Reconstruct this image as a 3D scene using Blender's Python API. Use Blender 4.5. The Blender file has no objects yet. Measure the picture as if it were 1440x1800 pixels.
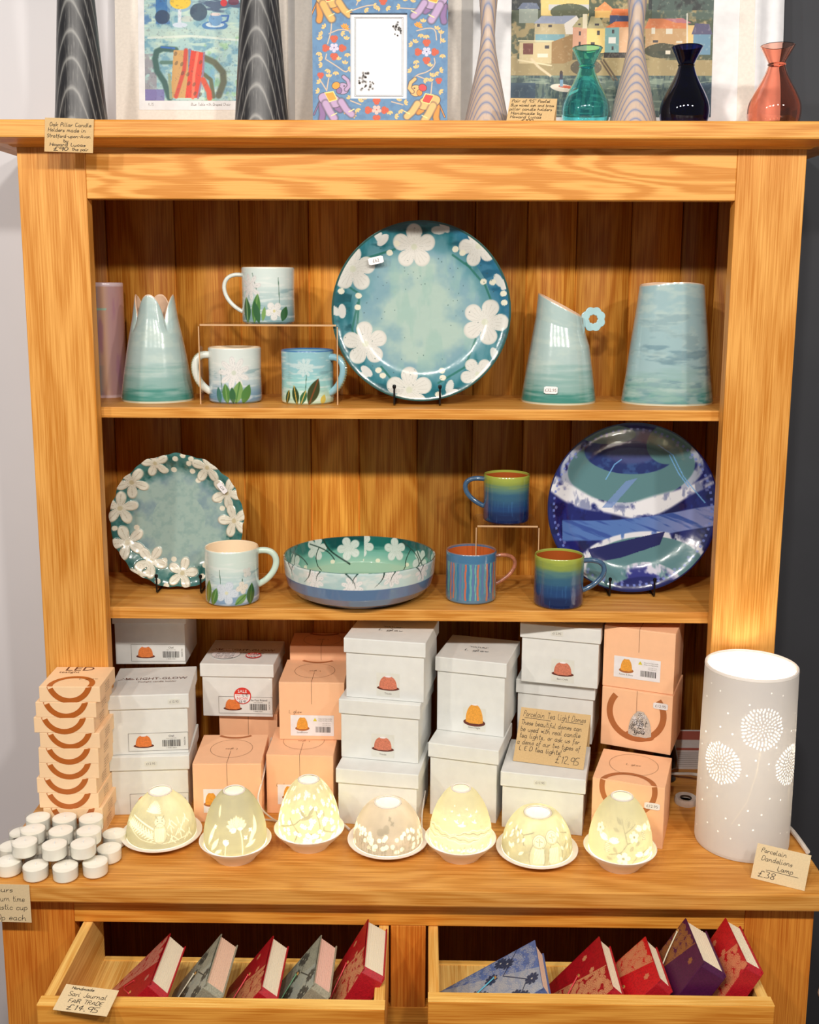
import bpy, math, random
import numpy as np
from math import pi, sin, cos, radians
from mathutils import Matrix, Vector, Euler

random.seed(7); np.random.seed(7)
SC = bpy.context.scene
COL = SC.collection
Z0 = 0.80                     # height of the worktop surface above the floor

# ------------------------------------------------------------------ camera
cd = bpy.data.cameras.new('camera'); cam = bpy.data.objects.new('camera', cd); COL.objects.link(cam)
cd.sensor_fit = 'VERTICAL'; cd.sensor_height = 36.0; cd.lens = 1882.2 / 1800 * 36.0
cd.shift_y = (826.7 - 900) / 1800.0
cd.clip_start = 0.02
_rt = Vector((0.999886, 0.014449, 0.004277)); _up = Vector((-0.006692, 0.171473, 0.985166)); _fw = Vector((-0.013501, 0.985083, -0.171551))
_m = Matrix((_rt, _up, -_fw)).transposed().to_4x4()
_m.translation = Vector((0.02555, -1.75291, 0.94570 + Z0)); cam.matrix_world = _m
SC.camera = cam

# ------------------------------------------------------------------ world, lights, exposure
SC.view_settings.view_transform = 'Standard'; SC.view_settings.look = 'None'
SC.view_settings.exposure = 0.0; SC.view_settings.gamma = 1.0; SC.view_settings.use_curve_mapping = False
W = bpy.data.worlds.new('shop_ambient'); SC.world = W; W.use_nodes = True
W.node_tree.nodes['Background'].inputs[0].default_value = (1.0, 0.975, 0.95, 1)
W.node_tree.nodes['Background'].inputs[1].default_value = 0.19
SPOT_W = 14.5
for i, (lx, ly, lz, k) in enumerate([(-1.5, -1.75, 1.80, .9), (-.75, -1.85, 1.88, 1.0), (-.1, -1.8, 1.84, 1.1), (.55, -1.85, 1.88, 1.0), (1.3, -1.75, 1.80, .9)]):
    ld = bpy.data.lights.new('ceiling_spot', 'AREA'); ld.shape = 'DISK'; ld.size = 0.12
    ld.energy = SPOT_W * k; ld.color = (1.0, 0.935, 0.85)
    lo = bpy.data.objects.new('ceiling_spot', ld); COL.objects.link(lo)
    lo.location = (lx, ly, lz + Z0)
    d = Vector((lx * .35, 0.1, 0.45)) - Vector((lx, ly, lz)); lo.rotation_euler = d.to_track_quat('-Z', 'Y').to_euler()
LAMP_W = 0.95; DOME_W = 0.36

# ------------------------------------------------------------------ materials
def s2l(c):
    c = np.asarray(c, dtype=float) / 255.0
    return np.where(c <= 0.04045, c / 12.92, ((c + 0.055) / 1.055) ** 2.4)
def L4(c): a = s2l(c); return (float(a[0]), float(a[1]), float(a[2]), 1.0)

def newmat(name):
    m = bpy.data.materials.new(name); m.use_nodes = True; nt = m.node_tree
    return m, nt, nt.nodes['Principled BSDF']
def speck(nt, b, col, amt=.06, scale=60):
    """very light procedural mottling of a plain colour"""
    n = nt.nodes.new('ShaderNodeTexNoise'); n.inputs['Scale'].default_value = scale; n.inputs['Detail'].default_value = 4
    tc = nt.nodes.new('ShaderNodeTexCoord'); nt.links.new(tc.outputs['Object'], n.inputs['Vector'])
    r = nt.nodes.new('ShaderNodeValToRGB'); c = np.array(col[:3])
    r.color_ramp.elements[0].position = .3; r.color_ramp.elements[1].position = .7
    r.color_ramp.elements[0].color = tuple(c * (1 - amt)) + (1,); r.color_ramp.elements[1].color = tuple(np.minimum(c * (1 + amt), 1)) + (1,)
    nt.links.new(n.outputs['Fac'], r.inputs['Fac']); nt.links.new(r.outputs['Color'], b.inputs['Base Color'])
def plain(name, rgb, rough=.5, metal=0, coat=0, amt=.05, scale=60, spec=.5):
    m, nt, b = newmat(name); speck(nt, b, L4(rgb), amt, scale)
    b.inputs['Roughness'].default_value = rough; b.inputs['Metallic'].default_value = metal
    b.inputs['Coat Weight'].default_value = coat; b.inputs['Coat Roughness'].default_value = .04
    b.inputs['Specular IOR Level'].default_value = spec
    return m
def painted(name, rough=.3, coat=0, bump=0, bscale=120):
    m, nt, b = newmat(name)
    a = nt.nodes.new('ShaderNodeAttribute'); a.attribute_name = 'Col'
    nt.links.new(a.outputs['Color'], b.inputs['Base Color'])
    b.inputs['Roughness'].default_value = rough; b.inputs['Coat Weight'].default_value = coat; b.inputs['Coat Roughness'].default_value = .03
    if bump:
        n = nt.nodes.new('ShaderNodeTexNoise'); n.inputs['Scale'].default_value = bscale
        bp = nt.nodes.new('ShaderNodeBump'); bp.inputs['Strength'].default_value = bump; bp.inputs['Distance'].default_value = .002
        tc = nt.nodes.new('ShaderNodeTexCoord'); nt.links.new(tc.outputs['Object'], n.inputs['Vector'])
        nt.links.new(n.outputs['Fac'], bp.inputs['Height']); nt.links.new(bp.outputs['Normal'], b.inputs['Normal'])
        nt.links.new(bp.outputs['Normal'], b.inputs['Coat Normal'])
    return m
def oak(name, light, dark, axis='X', tint=False, rough=.42, figure=1.0, off=(0, 0, 0), arch=.085):
    m, nt, b = newmat(name); N = nt.nodes; K = nt.links
    tc = N.new('ShaderNodeTexCoord')
    def mp(along, across):
        q = N.new('ShaderNodeMapping'); s = [across] * 3; s['XYZ'.index(axis)] = along
        q.inputs['Scale'].default_value = s; q.inputs['Location'].default_value = off
        K.new(tc.outputs['Object'], q.inputs['Vector']); return q
    a = mp(1.6, 11.0); n1 = N.new('ShaderNodeTexNoise'); n1.inputs['Scale'].default_value = 1.0; n1.inputs['Detail'].default_value = 2.5; n1.inputs['Distortion'].default_value = .35
    K.new(a.outputs[0], n1.inputs['Vector'])
    mul = N.new('ShaderNodeMath'); mul.operation = 'MULTIPLY'; mul.inputs[1].default_value = 60 * figure; K.new(n1.outputs['Fac'], mul.inputs[0])
    sn = N.new('ShaderNodeMath'); sn.operation = 'SINE'; K.new(mul.outputs[0], sn.inputs[0])
    c = mp(9, 420); n2 = N.new('ShaderNodeTexNoise'); n2.inputs['Scale'].default_value = 1.0; n2.inputs['Detail'].default_value = 5; K.new(c.outputs[0], n2.inputs['Vector'])
    e = mp(2.2, 22); n3 = N.new('ShaderNodeTexNoise'); n3.inputs['Scale'].default_value = 1.0; n3.inputs['Detail'].default_value = 2; K.new(e.outputs[0], n3.inputs['Vector'])
    s1 = N.new('ShaderNodeMath'); s1.operation = 'MULTIPLY_ADD'; s1.inputs[1].default_value = arch; K.new(sn.outputs[0], s1.inputs[0]); K.new(n2.outputs['Fac'], s1.inputs[2])
    s2 = N.new('ShaderNodeMath'); s2.operation = 'MULTIPLY_ADD'; s2.inputs[1].default_value = .14; K.new(n3.outputs['Fac'], s2.inputs[0]); K.new(s1.outputs[0], s2.inputs[2])
    r = N.new('ShaderNodeValToRGB'); r.color_ramp.elements[0].position = .40; r.color_ramp.elements[1].position = .74
    r.color_ramp.elements[0].color = L4(dark); r.color_ramp.elements[1].color = L4(light)
    K.new(s2.outputs[0], r.inputs['Fac'])
    out = r.outputs['Color']
    if tint:
        at = N.new('ShaderNodeAttribute'); at.attribute_name = 'Col'
        mx = N.new('ShaderNodeMix'); mx.data_type = 'RGBA'; mx.blend_type = 'MULTIPLY'; mx.inputs[0].default_value = 1
        K.new(out, mx.inputs[6]); K.new(at.outputs['Color'], mx.inputs[7]); out = mx.outputs[2]
    K.new(out, b.inputs['Base Color']); b.inputs['Roughness'].default_value = rough; b.inputs['Specular IOR Level'].default_value = .3
    bp = N.new('ShaderNodeBump'); bp.inputs['Strength'].default_value = .12; bp.inputs['Distance'].default_value = .001
    K.new(n2.outputs['Fac'], bp.inputs['Height']); K.new(bp.outputs['Normal'], b.inputs['Normal'])
    return m
def thin_clear(name, rgb=(255, 255, 255), edge=.06, rough=.02):
    m, nt, b = newmat(name); N = nt.nodes; K = nt.links; N.remove(b)
    t = N.new('ShaderNodeBsdfTransparent'); t.inputs[0].default_value = L4(rgb)
    g = N.new('ShaderNodeBsdfGlossy'); g.inputs['Roughness'].default_value = rough
    f = N.new('ShaderNodeLayerWeight'); f.inputs['Blend'].default_value = .5
    pw = N.new('ShaderNodeMath'); pw.operation = 'POWER'; pw.inputs[1].default_value = 5; K.new(f.outputs['Facing'], pw.inputs[0])
    ad = N.new('ShaderNodeMath'); ad.operation = 'MULTIPLY_ADD'; ad.inputs[1].default_value = .6; ad.inputs[2].default_value = edge; K.new(pw.outputs[0], ad.inputs[0])
    mx = N.new('ShaderNodeMixShader'); K.new(ad.outputs[0], mx.inputs[0]); K.new(t.outputs[0], mx.inputs[1]); K.new(g.outputs[0], mx.inputs[2])
    K.new(mx.outputs[0], N['Material Output'].inputs['Surface']); return m
def glass(name, rgb, rough=0.0, ior=1.45):
    m, nt, b = newmat(name); b.inputs['Base Color'].default_value = L4(rgb)
    b.inputs['Transmission Weight'].default_value = 1; b.inputs['Roughness'].default_value = rough; b.inputs['IOR'].default_value = ior
    return m
def porcelain(name, tint, refl, trans_gain=1.0, usecol=True):
    """thin bisque porcelain: part diffuse, part translucent; where the relief is carved thinner more light passes"""
    m, nt, b = newmat(name); N = nt.nodes; K = nt.links; N.remove(b)
    d = N.new('ShaderNodeBsdfDiffuse'); d.inputs[0].default_value = L4(refl)
    t = N.new('ShaderNodeBsdfTranslucent'); t.inputs[0].default_value = L4(tint)
    if usecol:
        a = N.new('ShaderNodeAttribute'); a.attribute_name = 'Col'
        K.new(a.outputs['Color'], t.inputs[0])
    mx = N.new('ShaderNodeMixShader'); mx.inputs[0].default_value = .28
    K.new(d.outputs[0], mx.inputs[1]); K.new(t.outputs[0], mx.inputs[2])
    K.new(mx.outputs[0], N['Material Output'].inputs['Surface']); return m
def emit(name, rgb, s):
    m, nt, b = newmat(name); b.inputs['Base Color'].default_value = L4(rgb); b.inputs['Emission Color'].default_value = L4(rgb); b.inputs['Emission Strength'].default_value = s; return m

OAK_L, OAK_D = (230, 168, 86), (198, 128, 48)
M = dict(
    oak_x=oak('honey_oak_grain_across', OAK_L, OAK_D, 'X'), oak_z=oak('honey_oak_grain_upright', (232, 168, 86), (198, 126, 44), 'Z', figure=.5),
    oak_rail=oak('honey_oak_cathedral_grain', (232, 170, 88), (202, 132, 50), 'X', figure=1.3, arch=.20, off=(3.1, 1, .4)),
    oak_back=oak('oak_tongue_and_groove', (252, 176, 74), (206, 122, 34), 'Z', tint=True, figure=1.0, arch=.10),
    oak_base=oak('oak_base_upright', (234, 152, 60), (196, 106, 30), 'Z', figure=.4, off=(5, 2, 1)),
    oak_base_x=oak('oak_base_across', (240, 168, 72), (204, 122, 36), 'X', figure=.8, off=(2, 2, 1)),
    oak_pale=oak('pale_drawer_wood', (252, 206, 116), (226, 164, 72), 'X', figure=.4),
    oak_pale_y=oak('pale_drawer_side_wood', (252, 210, 124), (222, 160, 74), 'Y', figure=.4),
    kraft=plain('kraft_card', (205, 172, 122), .8, scale=400), kraft_pale=plain('pale_kraft_card', (226, 202, 160), .8, scale=400),
    ink=plain('black_ink', (48, 40, 36), .7), ink_soft=plain('grey_ink', (120, 112, 106), .7), brownink=plain('brown_print', (96, 44, 24), .6),
    white=plain('white_paper', (240, 240, 242), .7), mount=plain('cream_mount_board', (240, 232, 222), .85, scale=200), mount_grey=plain('grey_mount_board', (196, 192, 188), .85),
    paper=plain('page_paper', (248, 236, 210), .85, amt=.07, scale=900),
    greybox=plain('pale_grey_marbled_card', (226, 227, 224), .6, amt=.035, scale=45), greylabel=plain('grey_label', (222, 222, 214), .6),
    peach=plain('peach_card', (250, 196, 154), .55, amt=.02), peach_led=plain('cream_peach_card', (252, 214, 170), .55, amt=.02),
    ring=plain('bronze_print_ring', (176, 104, 56), .5), ring_led=plain('copper_print_ring', (184, 98, 34), .4),
    lblwhite=plain('white_sticker', (238, 234, 236), .4), orange=plain('orange_printed_dome', (222, 124, 60), .5, amt=.15, scale=500), pinkdome=plain('pink_printed_dome', (206, 122, 96), .5, amt=.2, scale=500),
    amber=plain('amber_printed_dome', (232, 160, 60), .5, amt=.15, scale=500), darkbase=plain('printed_base', (96, 40, 30), .5), red=plain('sale_red', (216, 52, 40), .5), yellow=plain('warning_yellow', (222, 206, 50), .5),
    clay=plain('silver_printed_dome', (196, 186, 176), .5, amt=.2, scale=600),
    gloss=painted('glazed_painted_pottery', .22, .9), gloss_wavy=painted('hand_glazed_pottery', .2, 1.0, bump=.25, bscale=45), matte=painted('matt_painted_surface', .75), satin=painted('satin_painted_surface', .5),
    brocade=painted('woven_brocade', .5, 0, bump=.3, bscale=900),
    cream_glaze=plain('cream_glaze', (244, 222, 190), .25, coat=.6), terracotta=plain('terracotta_glaze', (178, 92, 42), .3, coat=.6),
    black=plain('black_metal', (22, 20, 22), .35, metal=.4), blackplastic=plain('black_plastic', (14, 14, 18), .3, coat=.3),
    cable=plain('white_cable', (226, 216, 206), .5), wax=None, acrylic=thin_clear('clear_acrylic', (252, 250, 246), .10), acryl_edge=plain('acrylic_polished_edge', (214, 172, 128), .15, coat=1),
    cup=thin_clear('clear_plastic_cup', (255, 255, 254), .02), cello=thin_clear('cellophane_wrap', (247, 247, 249), .05, .08),
    teal=thin_clear('teal_glass', (120, 222, 228), .05), navy=glass('navy_glass', (28, 40, 110)), pink=glass('rose_glass', (255, 196, 176)),
    saucer=plain('white_porcelain', (246, 238, 230), .45, amt=.01), led=emit('led_flame', (255, 240, 210), 20.0),
    cord=plain('red_cord', (214, 60, 70), .5), cord_blue=plain('blue_cord', (90, 180, 210), .5), cord_green=plain('green_cord', (90, 140, 100), .5), cord_pale=plain('pale_cord', (214, 206, 180), .5), cord_purple=plain('purple_cord', (96, 50, 110), .5),
    gold=plain('gold_thread', (210, 160, 90), .4, metal=.3),
)
def waxmat():
    m, nt, b = newmat('ivory_wax'); speck(nt, b, L4((255, 251, 240)), .005, 80); b.inputs['Roughness'].default_value = .5
    return m
M['wax'] = waxmat()

# ------------------------------------------------------------------ mesh helpers
class MB:
    def __init__(s): s.v = []; s.f = []; s.mi = []
    def add(s, vs, fs, mi=0, T=None):
        b = len(s.v)
        for p in vs:
            p = Vector(p); s.v.append(tuple(T @ p) if T is not None else tuple(p))
        for f in fs: s.f.append([b + i for i in f]); s.mi.append(mi)
    def box(s, a, b, mi=0, T=None):
        x0, y0, z0 = a; x1, y1, z1 = b
        vs = [(x0, y0, z0), (x1, y0, z0), (x1, y1, z0), (x0, y1, z0), (x0, y0, z1), (x1, y0, z1), (x1, y1, z1), (x0, y1, z1)]
        s.add(vs, [(0, 3, 2, 1), (4, 5, 6, 7), (0, 1, 5, 4), (1, 2, 6, 5), (2, 3, 7, 6), (3, 0, 4, 7)], mi, T)
    def poly(s, pts, mi=0, T=None): s.add(pts, [tuple(range(len(pts)))], mi, T)
    def lathe(s, prof, n=48, mi=0, T=None, sx=1, sy=1):
        vs = []
        for r, z in prof:
            for k in range(n):
                a = 2 * pi * k / n; vs.append((r * sin(a) * sx, -r * cos(a) * sy, z))
        fs = []
        for i in range(len(prof) - 1):
            for k in range(n):
                k2 = (k + 1) % n; fs.append((i * n + k, i * n + k2, (i + 1) * n + k2, (i + 1) * n + k))
        s.add(vs, fs, mi, T)
    def tube(s, pts, r, n=8, mi=0, T=None, flat=1.0, cap=True):
        pts = [Vector(p) for p in pts]; vs = []; up = None
        for i, p in enumerate(pts):
            d = (pts[min(i + 1, len(pts) - 1)] - pts[max(i - 1, 0)]).normalized()
            if up is None: up = Vector((0, 1, 0)) if abs(d.y) < .9 else Vector((1, 0, 0))
            a = (up - d * up.dot(d)).normalized(); b = d.cross(a); up = a
            rr = r[i] if hasattr(r, '__len__') else r
            for k in range(n):
                t = 2 * pi * k / n; vs.append(tuple(p + a * cos(t) * rr * flat + b * sin(t) * rr))
        fs = [(i * n + k, i * n + (k + 1) % n, (i + 1) * n + (k + 1) % n, (i + 1) * n + k) for i in range(len(pts) - 1) for k in range(n)]
        if cap: fs += [tuple(range(n - 1, -1, -1)), tuple((len(pts) - 1) * n + k for k in range(n))]
        s.add(vs, fs, mi, T)
    def build_by_material(s, names, mats, parent):
        for i, nm in enumerate(names):
            t = MB(); used = {}
            for f, k in zip(s.f, s.mi):
                if (k == 0) != (i == 0): continue
                g = []
                for j in f:
                    if j not in used: used[j] = len(t.v); t.v.append(s.v[j])
                    g.append(used[j])
                t.f.append(g); t.mi.append(k)
            if t.f: t.build(nm, mats, parent)
    def build(s, name, mats, parent=None, smooth=False, bevel=0, T=None, angle=35):
        me = bpy.data.meshes.new(name)
        me.from_pydata(s.v, [], s.f); 
        for m in (mats if isinstance(mats, (list, tuple)) else [mats]): me.materials.append(m)
        me.polygons.foreach_set('material_index', s.mi)
        if smooth:
            me.polygons.foreach_set('use_smooth', [True] * len(s.f)); me.update(); me.set_sharp_from_angle(angle=radians(angle))
        me.update()
        o = bpy.data.objects.new(name, me); COL.objects.link(o)
        if parent is not None: o.parent = parent
        else: o.location = (0, 0, Z0)
        if T is not None: o.matrix_local = T if parent is not None else Matrix.Translation((0, 0, Z0)) @ T
        if bevel:
            b = o.modifiers.new('bevel', 'BEVEL'); b.width = bevel; b.segments = 2; b.limit_method = 'ANGLE'
        return o
def gridmesh(name, P, C, mats, parent=None, closed=False, T=None, smooth=True, angle=60, flip=False):
    """P (nv,nu,3) positions, C (nv,nu,3) sRGB 0-255 colours"""
    nv, nu = P.shape[:2]
    idx = np.arange(nv * nu).reshape(nv, nu)
    if closed: a = idx[:-1, :]; b = np.roll(idx, -1, 1)[:-1, :]; c = np.roll(idx, -1, 1)[1:, :]; d = idx[1:, :]
    else: a = idx[:-1, :-1]; b = idx[:-1, 1:]; c = idx[1:, 1:]; d = idx[1:, :-1]
    F = np.stack([a, b, c, d], -1).reshape(-1, 4)
    if flip: F = F[:, ::-1]
    me = bpy.data.meshes.new(name); n = nv * nu
    me.vertices.add(n); me.vertices.foreach_set('co', P.reshape(-1).astype(np.float32))
    me.loops.add(len(F) * 4); me.loops.foreach_set('vertex_index', F.reshape(-1).astype(np.int32))
    me.polygons.add(len(F)); me.polygons.foreach_set('loop_start', np.arange(0, len(F) * 4, 4, dtype=np.int32))
    me.update(calc_edges=True)
    at = me.color_attributes.new('Col', 'FLOAT_COLOR', 'POINT')
    c4 = np.ones((n, 4), np.float32); c4[:, :3] = s2l(np.clip(C.reshape(-1, 3), 0, 255)); at.data.foreach_set('color', c4.reshape(-1))
    for m in (mats if isinstance(mats, (list, tuple)) else [mats]): me.materials.append(m)
    if smooth:
        me.polygons.foreach_set('use_smooth', [True] * len(F)); me.update(); me.set_sharp_from_angle(angle=radians(angle))
    o = bpy.data.objects.new(name, me); COL.objects.link(o)
    if parent is not None: o.parent = parent
    else: o.location = (0, 0, Z0)
    if T is not None: o.matrix_local = T if parent is not None else Matrix.Translation((0, 0, Z0)) @ T
    return o
NEW = []
def thing(name, label, cat, loc=(0, 0, 0), rot=(0, 0, 0), group=None):  # most locations passed in were unprojected from image pixels beforehand
    o = bpy.data.objects.new(name, None); COL.objects.link(o); o.empty_display_size = .03
    o.location = (loc[0], loc[1], loc[2] + Z0); o.rotation_euler = rot
    o['label'] = label; o['category'] = cat
    if group: o['group'] = group
    NEW.append(o)
    return o
def tag(o, label, cat, group=None):
    NEW.append(o)
    o['label'] = label; o['category'] = cat
    if group: o['group'] = group
    return o
def struct(o): o['kind'] = 'structure'; return o

# ------------------------------------------------------------------ painting helpers (patterns that belong to the glaze, print or weave)
def ss(x, a=0.0, b=1.0): t = np.clip((x - a) / (b - a), 0, 1); return t * t * (3 - 2 * t)
_rng = np.random.RandomState(3); _tab = _rng.rand(256, 256)
def vnoise(x, y):
    xi = np.floor(x).astype(int); yi = np.floor(y).astype(int); fx = x - xi; fy = y - yi
    fx = fx * fx * (3 - 2 * fx); fy = fy * fy * (3 - 2 * fy)
    g = lambda i, j: _tab[i % 256, j % 256]
    return (g(xi, yi) * (1 - fx) + g(xi + 1, yi) * fx) * (1 - fy) + (g(xi, yi + 1) * (1 - fx) + g(xi + 1, yi + 1) * fx) * fy
def fbm(x, y, o=4):
    s = 0; a = .5
    for _ in range(o): s = s + a * vnoise(x, y); x = x * 2.03 + 11.3; y = y * 2.03 + 5.1; a *= .5
    return s / (1 - .5 ** o)
def mixc(C, col, m):
    m = np.clip(m, 0, 1)[..., None]; return C * (1 - m) + np.asarray(col, float) * m
def flower(C, X, Y, cx, cy, R, n=5, a=0.0, col=(232, 230, 224), vein=(150, 150, 140), w=.5, core=None, soft=.07, veins=5, pw=.45):
    dx = X - cx; dy = Y - cy; r = np.hypot(dx, dy) / R; th = np.arctan2(dy, dx) - a
    rb = pw + (1 - pw) * np.abs(np.cos(n * th / 2)) ** w
    m = ss(rb - r, 0, soft)
    C = mixc(C, col, m * .95)
    v = (np.abs(np.sin(n * th * veins / 2)) < .22) * (r > .15) * (r < rb * .8) * .35
    e = ss(rb - r, 0, .05) * (1 - ss(rb - r, .05, .14)) * .25
    C = mixc(C, vein, (v + e) * m)
    if core is not None: C = mixc(C, core, ss(.16 - r, 0, .05))
    return C
def leaf(C, X, Y, x0, y0, x1, y1, w, col, mid=None, sharp=.8):
    dx, dy = x1 - x0, y1 - y0; L = math.hypot(dx, dy); t = ((X - x0) * dx + (Y - y0) * dy) / L / L; d = ((X - x0) * dy - (Y - y0) * dx) / L
    wid = w * np.clip(np.sin(np.pi * np.clip(t, 0, 1)), 0, 1) ** sharp
    m = ss((wid - np.abs(d)) / w, 0, .18) * (t > 0) * (t < 1)
    C = mixc(C, col, m)
    if mid is not None: C = mixc(C, mid, m * ss(.18 - np.abs(d) / w, 0, .12))
    return C
def seg(C, X, Y, pts, w, col, op=1.0, taper=False):
    best = np.full(X.shape, 1e9)
    for i in range(len(pts) - 1):
        x0, y0 = pts[i]; x1, y1 = pts[i + 1]; dx, dy = x1 - x0, y1 - y0; L2 = dx * dx + dy * dy + 1e-12
        t = np.clip(((X - x0) * dx + (Y - y0) * dy) / L2, 0, 1)
        dd = np.hypot(X - x0 - t * dx, Y - y0 - t * dy)
        if taper: dd = dd / (1 - .8 * (i + t) / (len(pts) - 1))
        best = np.minimum(best, dd)
    return mixc(C, col, ss(w - best, -w * .3, w * .4) * op)
def ell(C, X, Y, cx, cy, rx, ry, col, a=0.0, op=1.0, soft=.1):
    dx = X - cx; dy = Y - cy; u = (dx * cos(a) + dy * sin(a)) / rx; v = (-dx * sin(a) + dy * cos(a)) / ry
    return mixc(C, col, ss(1 - np.hypot(u, v), 0, soft) * op)
def rect(C, X, Y, x0, y0, x1, y1, col, op=1.0): 
    return mixc(C, col, ((X > x0) & (X < x1) & (Y > y0) & (Y < y1)) * op)
def tri(C, X, Y, p, col, op=1.0):
    m = np.ones(X.shape, bool); n = len(p); A = sum(p[i][0] * p[(i + 1) % n][1] - p[(i + 1) % n][0] * p[i][1] for i in range(n))
    for i in range(n):
        x0, y0 = p[i]; x1, y1 = p[(i + 1) % n]; c = (x1 - x0) * (Y - y0) - (y1 - y0) * (X - x0); m &= (c * (1 if A > 0 else -1) >= 0)
    return mixc(C, col, m * op)

# ------------------------------------------------------------------ handwriting (single-stroke letters laid as thin ink ribbons)
GL = {'a': "46 37 17 05 04 13 33 45|47 43 53", 'b': "0b 03 33 45 46 37 07", 'c': "46 37 17 05 04 13 33 44", 'd': "46 37 17 05 04 13 33 45|4b 43 53", 'e': "05 45 46 37 17 05 04 13 33 44",
 'f': "3a 2b 1a 10|07 37", 'g': "46 37 17 05 04 13 33 45|47 41 30 10 01", 'h': "0b 03|05 27 37 45 43 53", 'i': "07 04 13 23|09 0a", 'j': "27 21 10 00|29 2a", 'k': "0b 03|47 05 43", 'l': "0b 04 13 23", 'm': "07 03|05 17 27 36 33|35 47 57 66 63 73",
 'n': "07 03|05 27 37 45 43 53", 'o': "27 05 04 23 44 45 27 37", 'p': "07 00|06 27 37 45 44 33 03", 'q': "46 37 17 05 04 13 33 45|47 40 51", 'r': "07 03|05 27 37", 's': "36 27 06 05 35 34 23 03", 't': "1b 14 23 33|08 38", 'u': "07 04 13 33 45|47 43 53",
 'v': "07 23 47", 'w': "07 13 27 33 47", 'x': "07 43|03 47", 'y': "07 04 13 33 45|47 41 30 10 01", 'z': "07 47 03 43", 'A': "03 3b 63|15 55", 'B': "03 0b 3b 4a 48 37 07|37 45 44 33 03", 'C': "5a 3b 1b 08 06 13 33 54", 'D': "03 0b 3b 59 55 33 03", 'E': "4b 0b 03 43|07 37",
 'F': "4b 0b 03|07 37", 'H': "0b 03|5b 53|07 57", 'I': "0b 03", 'J': "4b 44 33 13 04", 'L': "0b 03 43", 'M': "03 0b 36 6b 63", 'N': "03 0b 53 5b", 'O': "3b 1b 08 06 13 33 56 58 3b", 'P': "03 0b 3b 4a 48 37 07", 'R': "03 0b 3b 4a 48 37 07|27 53", 'S': "4a 3b 1b 09 08 46 45 33 13 04",
 'T': "0b 5b|3b 33", '0': "2b 09 05 23 45 49 2b", '1': "19 2b 23", '2': "0a 1b 3b 49 03 43", '3': "0b 4b 27 46 44 33 03", '4': "3b 06 56|3b 33", '5': "4b 0b 07 37 45 44 33 03", '7': "0b 4b 13", '8': "27 09 1b 3b 49 27 05 13 33 45 27", '9': "4a 3b 1b 09 08 17 37 48|4b 43",
 '£': "5a 4b 3b 2a 24 03 53|07 37", '.': "03 13", ',': "13 01", '-': "06 36", '!': "0b 06|03 04", '"': "0b 0a|2b 2a", '_': "02 62"}
def wline(mb, text, x, y, h, w, T, slant=.15, space=1.35, mi=0, z=.0004):
    """write one line; x,y start of the baseline in the card's plane, h capital height"""
    k = h / 8.0; cx = x
    for ch in text:
        if ch == ' ': cx += k * 4.5; continue
        g = GL.get(ch, GL.get(ch.lower(), "03 33")); mxx = 0; jy = random.uniform(-.3, .3) * k
        for st in g.split('|'):
            pts = [(int(p[0], 16), int(p[1], 16) - 3) for p in st.split()]
            mxx = max(mxx, max(p[0] for p in pts))
            P = [(cx + (a + b * slant) * k, y + jy + b * k) for a, b in pts]
            if len(P) > 2:
                Q = [P[0]]
                for i in range(len(P) - 1):
                    a, b = P[i], P[i + 1]; Q += [(a[0] * .72 + b[0] * .28, a[1] * .72 + b[1] * .28), (a[0] * .28 + b[0] * .72, a[1] * .28 + b[1] * .72)]
                P = Q + [P[-1]]
            for i in range(len(P) - 1):
                a = Vector((P[i][0], P[i][1])); b = Vector((P[i + 1][0], P[i + 1][1])); d = b - a
                if d.length < 1e-7: continue
                d.normalize(); n = Vector((-d.y, d.x)) * w / 2; a = a - d * w * .25; b = b + d * w * .25
                mb.add([(a.x - n.x, a.y - n.y, z), (b.x - n.x, b.y - n.y, z), (b.x + n.x, b.y + n.y, z), (a.x + n.x, a.y + n.y, z)], [(0, 1, 2, 3)], mi, T)
        cx += k * (mxx + space)
    return cx
def fline(mb, text, cx, y, h, width, w, T, **kw):
    """a line centred on cx and stretched to the given width"""
    t = MB(); e = wline(t, text, 0, 0, h, w, Matrix.Identity(4), **kw)
    s = width / max(e, 1e-6)
    S = T @ Matrix.Translation((cx - width / 2, y, 0)) @ Matrix.Diagonal((s, 1, 1, 1))
    mb.add([tuple(v) for v in t.v], t.f, kw.get('mi', 0), S)
FONT = {}
def ptext(mb, text, x, y, size, T, mi=0, z=.0004, align='CENTER', shear=0, sx=1):
    """printed type"""
    key = (text, align, shear)
    if key not in FONT:
        cu = bpy.data.curves.new('type', 'FONT'); cu.body = text; cu.size = 1; cu.align_x = align; cu.shear = shear; cu.resolution_u = 2
        o = bpy.data.objects.new('type', cu); COL.objects.link(o); dg = bpy.context.evaluated_depsgraph_get()
        me = bpy.data.meshes.new_from_object(o.evaluated_get(dg)); FONT[key] = ([tuple(v.co) for v in me.vertices], [tuple(p.vertices) for p in me.polygons])
        bpy.data.objects.remove(o); bpy.data.curves.remove(cu); bpy.data.meshes.remove(me)
    vs, fs = FONT[key]; mb.add([(x + v[0] * size * sx, y + v[1] * size, z) for v in vs], fs, mi, T)
# a plane facing the viewer (-Y): local x->X, local y->Z, local z -> -Y
FRONT = Matrix(((1, 0, 0, 0), (0, 0, -1, 0), (0, 1, 0, 0), (0, 0, 0, 1)))

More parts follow.
